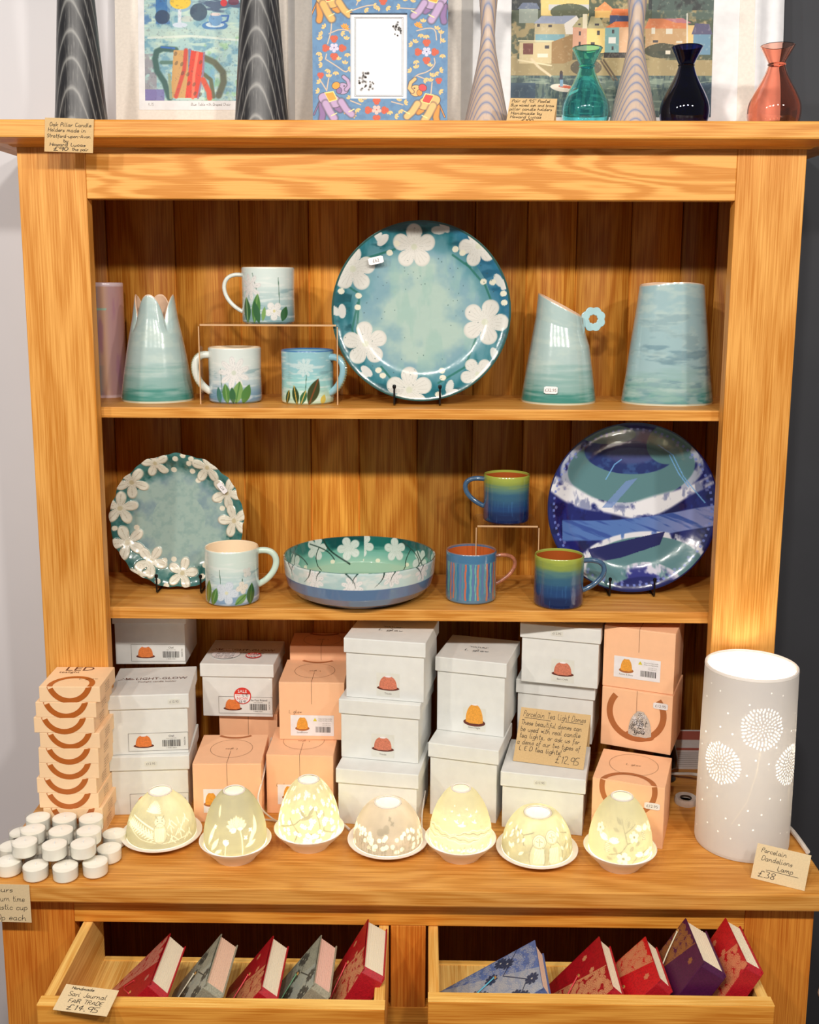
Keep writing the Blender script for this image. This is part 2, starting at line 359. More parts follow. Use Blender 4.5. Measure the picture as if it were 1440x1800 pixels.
# ================================================================== THE ROOM
mb = MB(); mb.box((-1.9, .348, -Z0), (.643, .40, 2.2)); wl, nt, b = newmat('white_plaster'); speck(nt, b, L4((226, 224, 228)), .03, 3); b.inputs['Roughness'].default_value = .8
struct(mb.build('wall_back', wl))
wd = plain('charcoal_plaster', (58, 60, 66), .7, amt=.12, scale=4)
mb = MB(); mb.box((.643, .346, -Z0), (2.2, .40, 2.2)); struct(mb.build('wall_right', wd))
fl = oak('floorboards', (120, 96, 74), (70, 52, 38), 'Y', rough=.5)
mb = MB(); mb.box((-1.9, -2.6, -Z0 - .03), (2.2, .40, -Z0)); struct(mb.build('floor', fl))

# ================================================================== HUTCH (upper shelving)
HW = .625; IN = .5163
HUTCH_M = Matrix.Translation((-.0008, .0526, Z0 - .0284)) @ Matrix.Scale(1.03, 4)   # hutch frame scaled up about the camera position, so set back on the worktop
ON_HUTCH = []
hutch = thing('shelving_hutch', 'large honey oak hutch with two open shelves standing on the dresser worktop', 'shelving'); hutch.matrix_world = HUTCH_M
BY = .262
def board(name, a, b, mat, parent, bev=.0015):
    m_ = MB(); m_.box(a, b); return m_.build(name, mat, parent, bevel=bev)
board('stile', (-HW, 0, .0278), (-IN, .027, 1.1600), M['oak_z'], hutch)
board('stile', (IN, 0, .0278), (HW, .027, 1.1600), M['oak_z'], hutch)
board('top_rail', (-IN, .0005, 1.0776), (IN, .027, 1.1600), M['oak_rail'], hutch)
board('side_panel', (-HW, .027, .0278), (-HW + .02, BY + .02, 1.16), M['oak_z'], hutch)
board('side_panel', (HW - .02, .027, .0278), (HW, BY + .02, 1.16), M['oak_z'], hutch)
board('shelf', (-HW + .02, .030, .7216), (HW - .02, BY, .7397), M['oak_x'], hutch)
board('shelf', (-HW + .02, .030, .3700), (HW - .02, BY, .3904), M['oak_x'], hutch)
# cornice: slab with a bevelled moulding below
mc = MB(); mc.box((-.700, -.052, 1.1650), (.700, .284, 1.1921)); mc.build('cornice', M['oak_x'], hutch, bevel=.003)
mm = MB(); prof = [(0.0, 1.1565), (.004, 1.1565), (.010, 1.1600), (.034, 1.1630), (.046, 1.1650)]
vs = []; 
for d_, z_ in prof: vs += [(-HW - d_, BY, z_), (-HW - d_, -d_, z_), (HW + d_, -d_, z_), (HW + d_, BY, z_)]
fs = []
for i in range(len(prof) - 1):
    for k in range(3): fs.append((i * 4 + k, i * 4 + k + 1, (i + 1) * 4 + k + 1, (i + 1) * 4 + k))
mm.add(vs, fs); mm.build('cornice_moulding', M['oak_base_x'], hutch)
# tongue and groove back: separate board widths with v-grooves
gx = [-.62, -.565, -.438, -.318, -.190, -.0985, .012, .117, .213, .304, .404, .497, .56, .62]
xs = []; ys = []; cs = []
rr = random.Random(5)
for i in range(len(gx) - 1):
    a, b_ = gx[i], gx[i + 1]; t = rr.uniform(.74, 1.0)
    if i == 4: t = 1.12
    for x_, y_ in ((a, .006), (a + .0022, 0), (b_ - .0022, 0), (b_, .006)): xs.append(x_); ys.append(BY + y_); cs.append(t)
xs = np.array(xs); ys = np.array(ys); cs = np.array(cs); zz = np.array([.0278, 1.16])
P = np.zeros((2, len(xs), 3)); P[..., 0] = xs; P[..., 1] = ys; P[..., 2] = zz[:, None]
C = np.ones((2, len(xs), 3)) * (cs[None, :, None] * 225)
gridmesh('back_panel', P, C, M['oak_back'], hutch, smooth=False)
board('back_panel_batten', (-.62, BY + .006, .0278), (.62, BY + .02, 1.16), M['oak_back'], hutch, 0)

# ================================================================== BASE (dresser with two open drawers)
base = thing('dresser_base', 'oak dresser base with thick worktop and two pulled-out drawers', 'dresser')
board('worktop', (-.6795, -.1972, -.0293), (.6795, .345, 0), M['oak_x'], base, .003)
FY = -.1712; BXW = .6574
board('stile', (-BXW, FY, -Z0), (-.538, FY + .025, -.0293), M['oak_base'], base)
board('stile', (.547, FY, -Z0), (BXW, FY + .025, -.0293), M['oak_base'], base)
board('centre_stile', (-.0235, FY + .001, -Z0 + .1), (.0335, FY + .025, -.079), M['oak_base'], base)
board('drawer_rail', (-.538, FY + .0005, -.079), (.547, FY + .025, -.0293), M['oak_base_x'], base)
board('lower_rail', (-.538, FY + .0005, -.32), (.547, FY + .025, -.225), M['oak_base_x'], base)
board('side_panel', (-BXW, FY + .025, -Z0), (-BXW + .02, .34, -.0293), M['oak_base'], base)
board('side_panel', (BXW - .02, FY + .025, -Z0), (BXW, .34, -.0293), M['oak_base'], base)
board('back_panel', (-BXW + .02, .32, -Z0), (BXW - .02, .34, -.0293), M['oak_base'], base)
for sx in (-1, 1): board('door', (-.52 if sx < 0 else .04, FY + .002, -Z0 + .08), (-.03 if sx < 0 else .53, FY + .02, -.33), M['oak_base_x'], base)
DR = {}
def drawer(x0, x1, yf, name):
    """x0,x1 outer sides, yf front face; tray open on top"""
    zt, zb, yb = -.079, -.205, -.128
    d = MB(); d.box((x0 + .012, yf + .022, -.184), (x1 - .012, yb, -.178)); tray = d.build('drawer', M['oak_pale_y'], base)
    tray['label'] = name
    board('drawer_front', (x0, yf, zb), (x1, yf + .022, -.0765), M['oak_base_x'], tray)
    m_ = MB(); m_.box((x0, yf + .0006, -.0772), (x1, yf + .0214, -.0762)); m_.build('drawer_front_edge', M['oak_pale'], tray)
    board('drawer_side', (x0 + .001, yf + .022, zb), (x0 + .017, yb + .012, -.080), M['oak_pale_y'], tray)
    board('drawer_side', (x1 - .017, yf + .022, zb), (x1 - .001, yb + .012, -.080), M['oak_pale_y'], tray)
    board('drawer_back', (x0 + .017, yb, zb), (x1 - .017, yb + .012, -.1765), M['oak_pale'], tray)
drawer(-.5255, -.0255, -.3790, 'left drawer pulled open'); drawer(.0365, .5360, -.3600, 'right drawer pulled open')

NEW.clear()
def scale_with_hutch():
    """things made since the last call stand in the hutch's frame"""
    for o in NEW:
        bpy.context.view_layer.update()
        o.matrix_world = HUTCH_M @ Matrix.Translation((0, 0, -Z0)) @ o.matrix_world
    NEW.clear()
# ================================================================== CARDS WITH HANDWRITING
def card(label, corners, lines, mat='kraft', th=.0006, tent=False, lw=.0006, under=None):
    """corners: TL, TR, BR, BL in world design coordinates; the card is their plane"""
    TL, TR, BR, BL = [Vector(c) for c in corners]
    o = BL.copy(); ex = (BR - BL); w = ex.length; ex.normalize(); ey = TL - BL; ey = ey - ex * ey.dot(ex); h = ey.length; ey.normalize(); ez = ex.cross(ey)
    T = Matrix((ex, ey, ez)).transposed().to_4x4(); T.translation = o
    t = bpy.data.objects.new('price_card', None); COL.objects.link(t); t.matrix_world = Matrix.Translation((0, 0, Z0)) @ T; t.empty_display_size = .02
    tag(t, label, 'price card')
    shear = (TL - BL).dot(ex)
    nseg = 10; m_ = MB(); vs = []
    for zt in (0, -th):
        for j in range(2):
            for i in range(nseg + 1):
                vs.append((w * i / nseg + shear * j, h * j, zt + (under or 0) * (i / nseg) ** 2 * (1 - j)))
    n = nseg + 1; fs = []
    for i in range(nseg):
        fs.append((i, i + 1, n + i + 1, n + i)); fs.append((2 * n + i, 3 * n + i, 3 * n + i + 1, 2 * n + i + 1))
        fs.append((i, 2 * n + i, 2 * n + i + 1, i + 1)); fs.append((n + i, n + i + 1, 3 * n + i + 1, 3 * n + i))
    fs.append((0, n, 3 * n, 2 * n)); fs.append((n - 1, 3 * n - 1, 4 * n - 1, 2 * n - 1))
    m_.add(vs, fs); m_.build('card_sheet', M[mat], t)
    if tent:
        q = MB(); q.add([(shear, h, -th), (w + shear, h, -th), (w + shear, h - tent[0], -tent[1]), (shear, h - tent[0], -tent[1])], [(0, 1, 2, 3)]); q.add([(shear, h, -th * 2), (w + shear, h, -th * 2), (w + shear, h - tent[0], -tent[1] - th), (shear, h - tent[0], -tent[1] - th)], [(3, 2, 1, 0)]); q.build('back_flap', M[mat], t)
    q = MB(); Sh = Matrix.Identity(4); Sh[0][1] = shear / h
    for tx, fx, fy, fh, fw in lines:
        if tx.startswith('~'): q.add([(w * (fx - fw / 2), h * fy, .0004), (w * (fx + fw / 2), h * (fy - .01), .0004), (w * (fx + fw / 2), h * (fy - .01) + lw, .0004), (w * (fx - fw / 2), h * fy + lw, .0004)], [(0, 1, 2, 3)], 0, Sh)
        else: fline(q, tx, w * fx, h * fy, h * fh, w * fw, lw, Sh)
    q.build('handwriting', M['ink'], t)
    return t
card('kraft card about oak pillar candle holders hung on the cornice at the left', ((-.558, -.0545, 1.194), (-.483, -.0545, 1.194), (-.487, -.0535, 1.142), (-.562, -.0535, 1.144)),
     [('Oak Pillar Candle', .53, .76, .11, .86), ('Holders made in', .46, .6, .11, .78), ('Stratford-upon-Avon', .5, .43, .1, .9), ('by', .44, .29, .09, .1), ('Howard Lucas', .48, .18, .09, .74), ('£90', .34, .04, .11, .32), ('the pair', .74, .05, .09, .34)])
card('kraft tent card about pastel candle holders standing beside the teal vase', ((.156, -.012, 1.231), (.233, -.012, 1.229), (.222, -.030, 1.1925), (.149, -.030, 1.1935)),
     [('Pair of 9.5" Pastel', .46, .82, .12, .82), ('Blue waxed ash and brass', .5, .64, .12, .92), ('pillar candle holders', .48, .47, .12, .9), ('Handmade by', .4, .3, .12, .66), ('Howard Lucas', .4, .14, .12, .66), ('£100', .44, .01, .1, .26)], tent=(.030, .024), lw=.0006)

# ================================================================== THINGS ON TOP OF THE HUTCH
ZT = 1.1922
def pillar(name, label, x, y, prof, mat, group):
    t = thing(name, label, 'candle holder', (x, y, ZT), group=group)
    m_ = MB(); m_.lathe([(0, 0)] + prof + [(prof[-1][0] - .006, prof[-1][1]), (prof[-1][0] - .009, prof[-1][1] - .012), (0, prof[-1][1] - .012)], 64); m_.build('turned_body', mat, t, smooth=True)
    m_ = MB(); r = prof[-1][0]; m_.lathe([(r - .004, prof[-1][1]), (r + .001, prof[-1][1] + .001), (r + .001, prof[-1][1] + .004), (r - .004, prof[-1][1] + .005)], 64); m_.build('rim', M['black'] if 'black' in label else M['gold'], t, smooth=True)
    return t
def woodring(name, c0, c1, c2, scale, period, streak):
    """turned wood: nested cathedral arches on the face, from a plain distance field of the growth rings"""
    m, nt, b = newmat(name); N = nt.nodes; K = nt.links
    tc = N.new('ShaderNodeTexCoord'); mp_ = N.new('ShaderNodeMapping'); mp_.inputs['Location'].default_value = (.004, .0, 0); mp_.inputs['Scale'].default_value = (1, 1, scale); K.new(tc.outputs['Object'], mp_.inputs[0])
    sp = N.new('ShaderNodeSeparateXYZ'); K.new(mp_.outputs[0], sp.inputs[0])
    nz = N.new('ShaderNodeTexNoise'); nz.inputs['Scale'].default_value = 14; nz.inputs['Detail'].default_value = 3; K.new(tc.outputs['Object'], nz.inputs['Vector'])
    def mth(op, a, b_=None, c=None):
        q = N.new('ShaderNodeMath'); q.operation = op
        for i, v in enumerate((a, b_, c)):
            if v is None: continue
            if isinstance(v, (int, float)): q.inputs[i].default_value = v
            else: K.new(v, q.inputs[i])
        return q.outputs[0]
    # ring distance: hypot(x, y*.6 + z slope)
    yy = mth('MULTIPLY_ADD', sp.outputs['Z'], .30, .30); yy = mth('ADD', yy, sp.outputs['Y'])
    x2 = mth('MULTIPLY', sp.outputs['X'], 2.6); r2 = mth('ADD', mth('MULTIPLY', x2, x2), mth('MULTIPLY', yy, yy)); rr_ = mth('SQRT', r2)
    rr_ = mth('MULTIPLY_ADD', nz.outputs['Fac'], .008, rr_)
    ph = mth('FRACT', mth('MULTIPLY', rr_, 1.0 / period))
    r = N.new('ShaderNodeValToRGB'); e = r.color_ramp.elements
    e[0].position = 0; e[0].color = L4(c0); e[1].position = 1; e[1].color = L4(c0)
    for p_, c_ in ((.45, c0), (.62, c1), (.72, c2), (.84, c1)):
        q = e.new(p_); q.color = L4(c_)
    K.new(ph, r.inputs['Fac'])
    st = N.new('ShaderNodeTexNoise'); st.inputs['Scale'].default_value = 1; m2 = N.new('ShaderNodeMapping'); m2.inputs['Scale'].default_value = (420, 420, 14); K.new(tc.outputs['Object'], m2.inputs[0]); K.new(m2.outputs[0], st.inputs['Vector'])
    r2_ = N.new('ShaderNodeValToRGB'); r2_.color_ramp.elements[0].position = .56; r2_.color_ramp.elements[1].position = .72; r2_.color_ramp.elements[0].color = (0, 0, 0, 1); r2_.color_ramp.elements[1].color = (streak,) * 3 + (1,); K.new(st.outputs['Fac'], r2_.inputs['Fac'])
    mx = N.new('ShaderNodeMix'); mx.data_type = 'RGBA'; K.new(r2_.outputs['Color'], mx.inputs[0]); K.new(r.outputs['Color'], mx.inputs[6]); mx.inputs[7].default_value = L4(c2)
    K.new(mx.outputs[2], b.inputs['Base Color']); b.inputs['Roughness'].default_value = .38
    return m
wb = woodring('black_limed_oak', (34, 34, 38), (60, 60, 62), (130, 130, 128), .9, .0150, .45)
wp = woodring('pastel_waxed_ash', (190, 168, 150), (160, 150, 154), (108, 122, 156), 1.0, .0070, .25)
def flare(pts): 
    out = []
    for i in range(len(pts) - 1):
        (r0, z0), (r1, z1) = pts[i], pts[i + 1]
        for k in range(6): t = k / 6; out.append((r0 + (r1 - r0) * t, z0 + (z1 - z0) * t))
    return out + [pts[-1]]
PB = flare([(.0430, 0), (.0405, .03), (.0350, .11), (.0300, .19), (.0265, .26), (.027, .30), (.034, .335), (.040, .345)])
pillar('pillar_candle_holder', 'black limed oak pillar candle holder at the far left above the hanging card', -.5375, .06, PB, wb, 'black oak pillar candle holders')
pillar('pillar_candle_holder', 'black limed oak pillar candle holder between still life print and elephant frame', -.2425, .06, [(r * 1.04, z) for r, z in PB], wb, 'black oak pillar candle holders')
PP = flare([(.0385, 0), (.036, .012), (.0270, .055), (.0185, .095), (.0130, .125), (.0112, .148), (.0125, .175), (.0150, .205), (.020, .225), (.030, .238), (.034, .245)])
pillar('pillar_candle_holder', 'waisted grey blue striped ash candle holder between the elephant frame and the harbour print', .1235, .06, PP, wp, 'pastel ash candle holders')
pillar('pillar_candle_holder', 'waisted cream and blue striped ash candle holder between the teal and navy vases', .3605, .06, [(r * 1.06, z) for r, z in PP], wp, 'pastel ash candle holders')

def bud_vase(label, x, y, mat, R, H, thick=.0022):
    t = thing('bud_vase', label, 'vase', (x, y, ZT), group='coloured glass bud vases')
    k = R / .0385; 
    outer = [(0, .002), (.024, 0), (.031, .003), (.0365, .014), (.0385, .028), (.0368, .042), (.0300, .058), (.0215, .074), (.0155, .087), (.0128, .096), (.0118, .100), (.0135, .105), (.0180, .114), (.0225, .123), (.0245, .127)]
    outer = [(r * k, z * H / .127) for r, z in outer]
    # smooth profile
    P_ = []
    for i in range(len(outer) - 1):
        p0 = outer[max(i - 1, 0)]; p1 = outer[i]; p2 = outer[i + 1]; p3 = outer[min(i + 2, len(outer) - 1)]
        for s_ in range(4):
            u = s_ / 4; P_.append(tuple(.5 * ((2 * p1[j]) + (-p0[j] + p2[j]) * u + (2 * p0[j] - 5 * p1[j] + 4 * p2[j] - p3[j]) * u * u + (-p0[j] + 3 * p1[j] - 3 * p2[j] + p3[j]) * u ** 3) for j in (0, 1)))
    P_.append(outer[-1]); P_ = [(max(r, 0), z) for r, z in P_]
    inner = [(max(r - thick, 0), z + (thick if z < .01 else 0)) for r, z in reversed(P_)]
    m_ = MB(); m_.lathe(P_ + [(outer[-1][0] - thick / 2, outer[-1][1] + .0012)] + inner, 56); m_.build('glass_body', mat, t, smooth=True)
    ring = MB(); r0 = .0121 * k; z0 = .0995 * H / .127; ring.lathe([(r0, z0 - .0015), (r0 + .0012, z0), (r0, z0 + .0015)], 48); ring.build('neck_ring', mat, t, smooth=True)
M['teal'] = glass('teal_glass', (160, 242, 246)); 
bud_vase('turquoise glass bud vase with flared neck in front of the harbour print', .2835, .06, M['teal'], .0385, .127)
bud_vase('very dark navy glass bud vase with flared neck', .4430, .06, M['navy'], .0395, .129)
bud_vase('rose pink glass bud vase with flared neck near the right end of the cornice', .5875, .06, M['pink'], .0425, .131)

# ---- pictures leaning on the wall
def lean_T(x, y, z, w, tilt):   # local plane: x right, y up, z towards viewer; leaned back by tilt
    return Matrix.Translation((x, y, z)) @ Matrix.Rotation(-tilt, 4, 'X') @ FRONT
def sheet(name, mat, parent, w, h, th, x0=0, y0=0, z=0):
    m_ = MB(); m_.box((x0, y0, z - th), (x0 + w, y0 + h, z)); return m_.build(name, mat, parent)
def artgrid(name, parent, x0, y0, x1, y1, z, res, fn, mat=None):
    nu = int((x1 - x0) / res) + 1; nv = int((y1 - y0) / res) + 1
    X, Y = np.meshgrid(np.linspace(x0, x1, nu), np.linspace(y0, y1, nv)); C = fn(X, Y)
    P = np.stack([X, Y, np.full_like(X, z)], -1)
    return gridmesh(name, P, C, mat or M['satin'], parent, smooth=False)
def leaner(name, label, cat, x, y, tilt):
    t = bpy.data.objects.new(name, None); COL.objects.link(t); t.empty_display_size = .03
    t.matrix_world = Matrix.Translation((0, 0, Z0)) @ lean_T(x, y, ZT, 0, tilt); tag(t, label, cat); return t

# still life print on the left (x local 0 = left edge of mount)
p1 = leaner('mounted_print', 'watercolour style still life print of blue table and draped chair in a cream mount', 'print', -.522, .205, .10)
sheet('mount_board', M['mount'], p1, .325, .42, .003)
sheet('print_paper', M['white'], p1, .245, .37, .0008, .041, .054, .0009)
def art1(X, Y):
    # work in zoomed photo units: u 0..1440 over the paper, v down from the top edge of the frame
    u = (X + .522 - .522) ; u = 12 + X * 4480 * .98; v = (.2405 - Y) * 4760
    C = np.ones(X.shape + (3,)) * np.array([170, 205, 205.]); n = fbm(X * 90, Y * 90); n2 = fbm(X * 40 + 9, Y * 150)
    C = mixc(C, (120, 170, 190), ss(n, .45, .7)); C = mixc(C, (205, 228, 210), ss(n2, .5, .72) * .8); C = mixc(C, (150, 200, 150), ss(fbm(X * 70 + 3, Y * 60 + 7), .58, .7) * .7 * (v > 260) * (u > 700))
    C = mixc(C, (70, 120, 180), (v < 190) * (u < 440) * .8 * ss(n, .3, .6)); C = mixc(C, (50, 70, 110), (v < 110) * (u > 600) * (u < 1000) * ss(n2, .4, .6) * .8)
    C = rect(C, u, v, 330, -400, 420, 180, (44, 110, 176), .8); C = ell(C, u, v, 380, 130, 60, 60, (40, 60, 90), 0, .8)
    C = ell(C, u, v, 660, 90, 70, 75, (46, 70, 96), 0, .85); C = ell(C, u, v, 515, 20, 105, 75, (140, 180, 205), 0, .9); C = ell(C, u, v, 520, 10, 85, 60, (240, 200, 60))
    C = seg(C, u, v, [(515, 80), (512, 190)], 14, (220, 228, 236)); C = ell(C, u, v, 515, 195, 60, 22, (206, 220, 236)); C = ell(C, u, v, 570, 145, 50, 26, (196, 206, 200), 0, .8)
    C = ell(C, u, v, 785, 200, 105, 40, (70, 130, 190)); C = ell(C, u, v, 785, 192, 75, 24, (206, 226, 236)); C = ell(C, u, v, 790, 150, 55, 55, (110, 160, 206)); C = ell(C, u, v, 790, 108, 42, 14, (226, 212, 210)); C = seg(C, u, v, [(840, 120), (890, 120), (880, 160), (840, 175)], 8, (60, 110, 180))
    C = ell(C, u, v, 855, 15, 28, 30, (216, 50, 60)); C = ell(C, u, v, 930, 5, 45, 30, (110, 30, 60), 0, .8)
    C = mixc(C, (190, 215, 206), ((v > 225) & (v < 290)) * .6); C = seg(C, u, v, [(270, 300), (600, 285), (1000, 320)], 10, (226, 236, 226), .8)
    C = mixc(C, (152, 150, 160), (u < 330) * (v > 430) * ss(n, .25, .5) * .9); C = mixc(C, (120, 110, 180), (u < 390) * (v > 720) * .8)
    C = rect(C, u, v, 700, 500, 780, 790, (110, 170, 200), .6)
    for pts, w, c in (([(480, 395), (380, 388), (335, 410), (320, 470), (335, 570), (390, 660), (430, 790)], 24, (58, 100, 96)), ([(470, 385), (370, 375)], 8, (50, 110, 190)), ([(700, 460), (780, 500), (845, 580), (850, 660), (810, 770)], 26, (94, 100, 76)), ([(690, 590), (750, 640), (770, 780)], 16, (94, 100, 70)), ([(370, 500), (480, 500)], 16, (90, 130, 120))):
        C = seg(C, u, v, pts, w, c)
    C = tri(C, u, v, [(465, 400), (605, 400), (570, 790), (436, 790)], (206, 160, 96)); C = seg(C, u, v, [(560, 400), (545, 560), (480, 780)], 16, (206, 70, 50))
    C = seg(C, u, v, [(590, 400), (590, 600)], 14, (116, 130, 170)); C = tri(C, u, v, [(600, 400), (700, 420), (655, 790), (550, 790)], (222, 60, 36)); C = seg(C, u, v, [(650, 420), (620, 600), (610, 790)], 12, (240, 120, 90)); C = seg(C, u, v, [(700, 420), (690, 590), (650, 790)], 8, (150, 120, 150))
    C = seg(C, u, v, [(690, 640), (735, 740), (740, 790)], 22, (216, 80, 50)); C = seg(C, u, v, [(430, 600), (440, 790)], 12, (150, 170, 140))
    for k in range(10): C = ell(C, u, v, 480 + (k * 47) % 230, 430 + (k * 83) % 340, 12, 20, (90, 70, 50), .4, .5)
    return mixc(C, (60, 60, 80), ss(fbm(X * 300, Y * 300), .62, .8) * .25)
artgrid('printed_picture', p1, .052, .070, .232, .29, .0013, .0007, art1)
q = MB(); fline(q, 'Blue Table with Draped Chair', .168, .0615, .0045, .07, .0003, Matrix.Translation((0, 0, .0011))); fline(q, '4/75', .062, .0612, .0045, .010, .0003, Matrix.Translation((0, 0, .0011))); q.build('pencil_title', M['ink_soft'], p1)

# grey mounted sheet behind the elephant frame
p2 = leaner('mount_board', 'plain pale grey mount board leaning behind the elephant picture frame', 'mount board', -.2165, .20, .08)
sheet('grey_face', M['mount_grey'], p2, .322, .38, .003); sheet('cream_face', M['mount'], p2, .29, .38, .001, .012, 0, .0012)

# harbour print on the right
p3 = leaner('mounted_print', 'harbour village print with pastel houses in a white mount and clear wrap', 'print', .105, .205, .09)
sheet('mount_board', M['white'], p3, .498, .42, .003); sheet('cream_bevel', M['mount'], p3, .034, .42, .0010, .464, 0, .0010)
m_ = MB(); xs_ = np.linspace(0, 1, 9)
vs = []; 
for j in range(2):
    for i, t_ in enumerate(xs_): vs.append((.49 + .055 * t_, j * .42, -.012 * t_ + .004 * sin(t_ * 9 + j)))
m_.add(vs, [(i, i + 1, 9 + i + 1, 9 + i) for i in range(8)]); m_.build('wrap_edge', plain('white_wrap_sheet', (232, 232, 236), .4), p3, smooth=True)
def art3(X, Y):
    u = (X - .068) / .3505 * 1155 + 258; v = (.2435 - Y) / .202 * 645
    n = fbm(X * 70, Y * 70); n2 = fbm(X * 200 + 3, Y * 60)
    C = np.ones(X.shape + (3,)) * np.array([168, 150, 106.])
    C = mixc(C, (70, 84, 66), (v < 330) * ss(n, .42, .55) * .9); C = mixc(C, (34, 42, 48), (v < 60) * ((u < 420) | (u > 1040)) * .9); C = mixc(C, (84, 104, 96), (u > 1060) * (v < 110) * .8 * ss(n, .3, .5))
    # sea
    sea = (v > 415) * 1.0; C = mixc(C, (96, 116, 106), sea); C = mixc(C, (44, 70, 78), sea * ss(n2, .42, .62) * .9); C = mixc(C, (150, 166, 146), sea * ss(fbm(X * 40, Y * 260), .55, .7) * .7); C = mixc(C, (30, 62, 90), (v > 455) * ((u < 400) | (u > 1330)) * .85)
    R_ = lambda C, a, b, c, d, col: rect(C, u, v, a, b, c, d, col)
    C = R_(C, 300, 50, 410, 130, (150, 160, 150)); C = tri(C, u, v, [(290, 55), (320, 20), (400, 22), (420, 55)], (104, 116, 140))
    C = R_(C, 425, -200, 700, 90, (236, 206, 130)); C = R_(C, 470, 30, 700, 60, (206, 206, 206)); C = mixc(C, (74, 84, 60), (((u - 590) / 110) ** 2 + ((v - 70) / 45) ** 2 < 1) * .9)
    C = R_(C, 390, 130, 590, 230, (196, 180, 140)); C = tri(C, u, v, [(385, 132), (430, 92), (630, 90), (560, 134)], (156, 166, 190)); C = tri(C, u, v, [(560, 134), (630, 90), (645, 110), (645, 190), (570, 190)], (238, 232, 222)); C = R_(C, 395, 190, 565, 235, (126, 170, 180))
    C = R_(C, 305, 232, 490, 350, (214, 196, 150)); C = R_(C, 325, 240, 385, 300, (116, 60, 50)); C = seg(C, u, v, [(300, 226), (500, 228)], 4, (240, 224, 180)); C = seg(C, u, v, [(300, 330), (490, 360)], 4, (236, 220, 180))
    C = tri(C, u, v, [(490, 232), (610, 190), (610, 330), (560, 350), (490, 350)], (164, 128, 78))
    C = R_(C, 610, 150, 692, 282, (226, 170, 140)); C = R_(C, 692, 155, 795, 290, (240, 210, 130)); C = tri(C, u, v, [(605, 152), (650, 100), (700, 90), (692, 155)], (186, 176, 130)); C = tri(C, u, v, [(692, 158), (712, 95), (760, 95), (795, 160)], (180, 172, 130)); C = R_(C, 665, 80, 690, 160, (240, 230, 200))
    C = R_(C, 735, 45, 830, 100, (236, 190, 110)); C = tri(C, u, v, [(730, 62), (790, 14), (850, 62)], (226, 150, 90)); C = R_(C, 820, 85, 960, 130, (60, 76, 116)); C = tri(C, u, v, [(820, 88), (840, 52), (1010, 56), (1020, 90)], (226, 120, 60))
    C = R_(C, 795, 152, 875, 290, (130, 176, 176)); C = R_(C, 875, 150, 960, 290, (224, 180, 140)); C = tri(C, u, v, [(795, 155), (850, 122), (975, 120), (960, 150)], (224, 116, 60)); C = R_(C, 790, 288, 925, 318, (50, 46, 44)); C = R_(C, 815, 205, 858, 240, (244, 244, 236))
    C = R_(C, 1025, 150, 1275, 280, (206, 166, 118)); C = tri(C, u, v, [(1020, 158), (1045, 105), (1240, 104), (1290, 158)], (220, 130, 80)); C = tri(C, u, v, [(1130, 106), (1240, 104), (1290, 130), (1200, 128)], (190, 120, 130)); C = R_(C, 1260, 140, 1310, 280, (232, 196, 130)); C = R_(C, 1300, 185, 1400, 300, (110, 150, 176)); C = tri(C, u, v, [(1290, 190), (1310, 130), (1390, 135), (1410, 190)], (92, 88, 120))
    for wx, wy, ww, wh in ((645, 175, 12, 22), (645, 230, 12, 22), (750, 170, 14, 24), (715, 232, 22, 16), (835, 165, 14, 20), (835, 255, 12, 20), (1060, 155, 22, 34), (1145, 158, 36, 30), (1070, 222, 30, 14), (1205, 225, 34, 12), (405, 135, 16, 14), (470, 138, 20, 14), (450, 250, 26, 18), (410, 296, 60, 20), (640, 132, 14, 10), (735, 132, 26, 12), (1215, 258, 22, 18)):
        C = R_(C, wx, wy, wx + ww, wy + wh, (232, 226, 206) if ww > 30 or wx == 1060 or wx == 1215 else (70, 66, 70))
    C = mixc(C, (52, 58, 44), (((u - 1130) / 100) ** 2 + ((v - 280) / 38) ** 2 < 1 + n * .4) * .85); C = mixc(C, (66, 62, 52), (((u - 690) / 90) ** 2 + ((v - 370) / 45) ** 2 < 1) * .75)
    C = R_(C, 1145, 278, 1172, 298, (240, 230, 210)); C = seg(C, u, v, [(1262, 80), (1268, 280)], 4, (226, 222, 210)); C = seg(C, u, v, [(375, 325), (420, 370), (485, 415)], 7, (226, 206, 170)); C = seg(C, u, v, [(790, 330), (870, 438)], 5, (96, 80, 60)); C = seg(C, u, v, [(775, 335), (850, 438)], 5, (96, 80, 60))
    C = ell(C, u, v, 560, 482, 78, 22, (236, 226, 210), .12); C = ell(C, u, v, 580, 476, 50, 8, (206, 90, 50), .1); C = rect(C, u, v, 538, 398, 558, 440, (38, 44, 70)); C = rect(C, u, v, 540, 436, 560, 474, (120, 160, 190)); C = ell(C, u, v, 548, 398, 9, 11, (60, 44, 40))
    return mixc(C, (240, 232, 206), ss(fbm(X * 240, Y * 240), .60, .8) * .22)
artgrid('printed_picture', p3, .068, .0435, .4185, .29, .0016, .0007, art3)

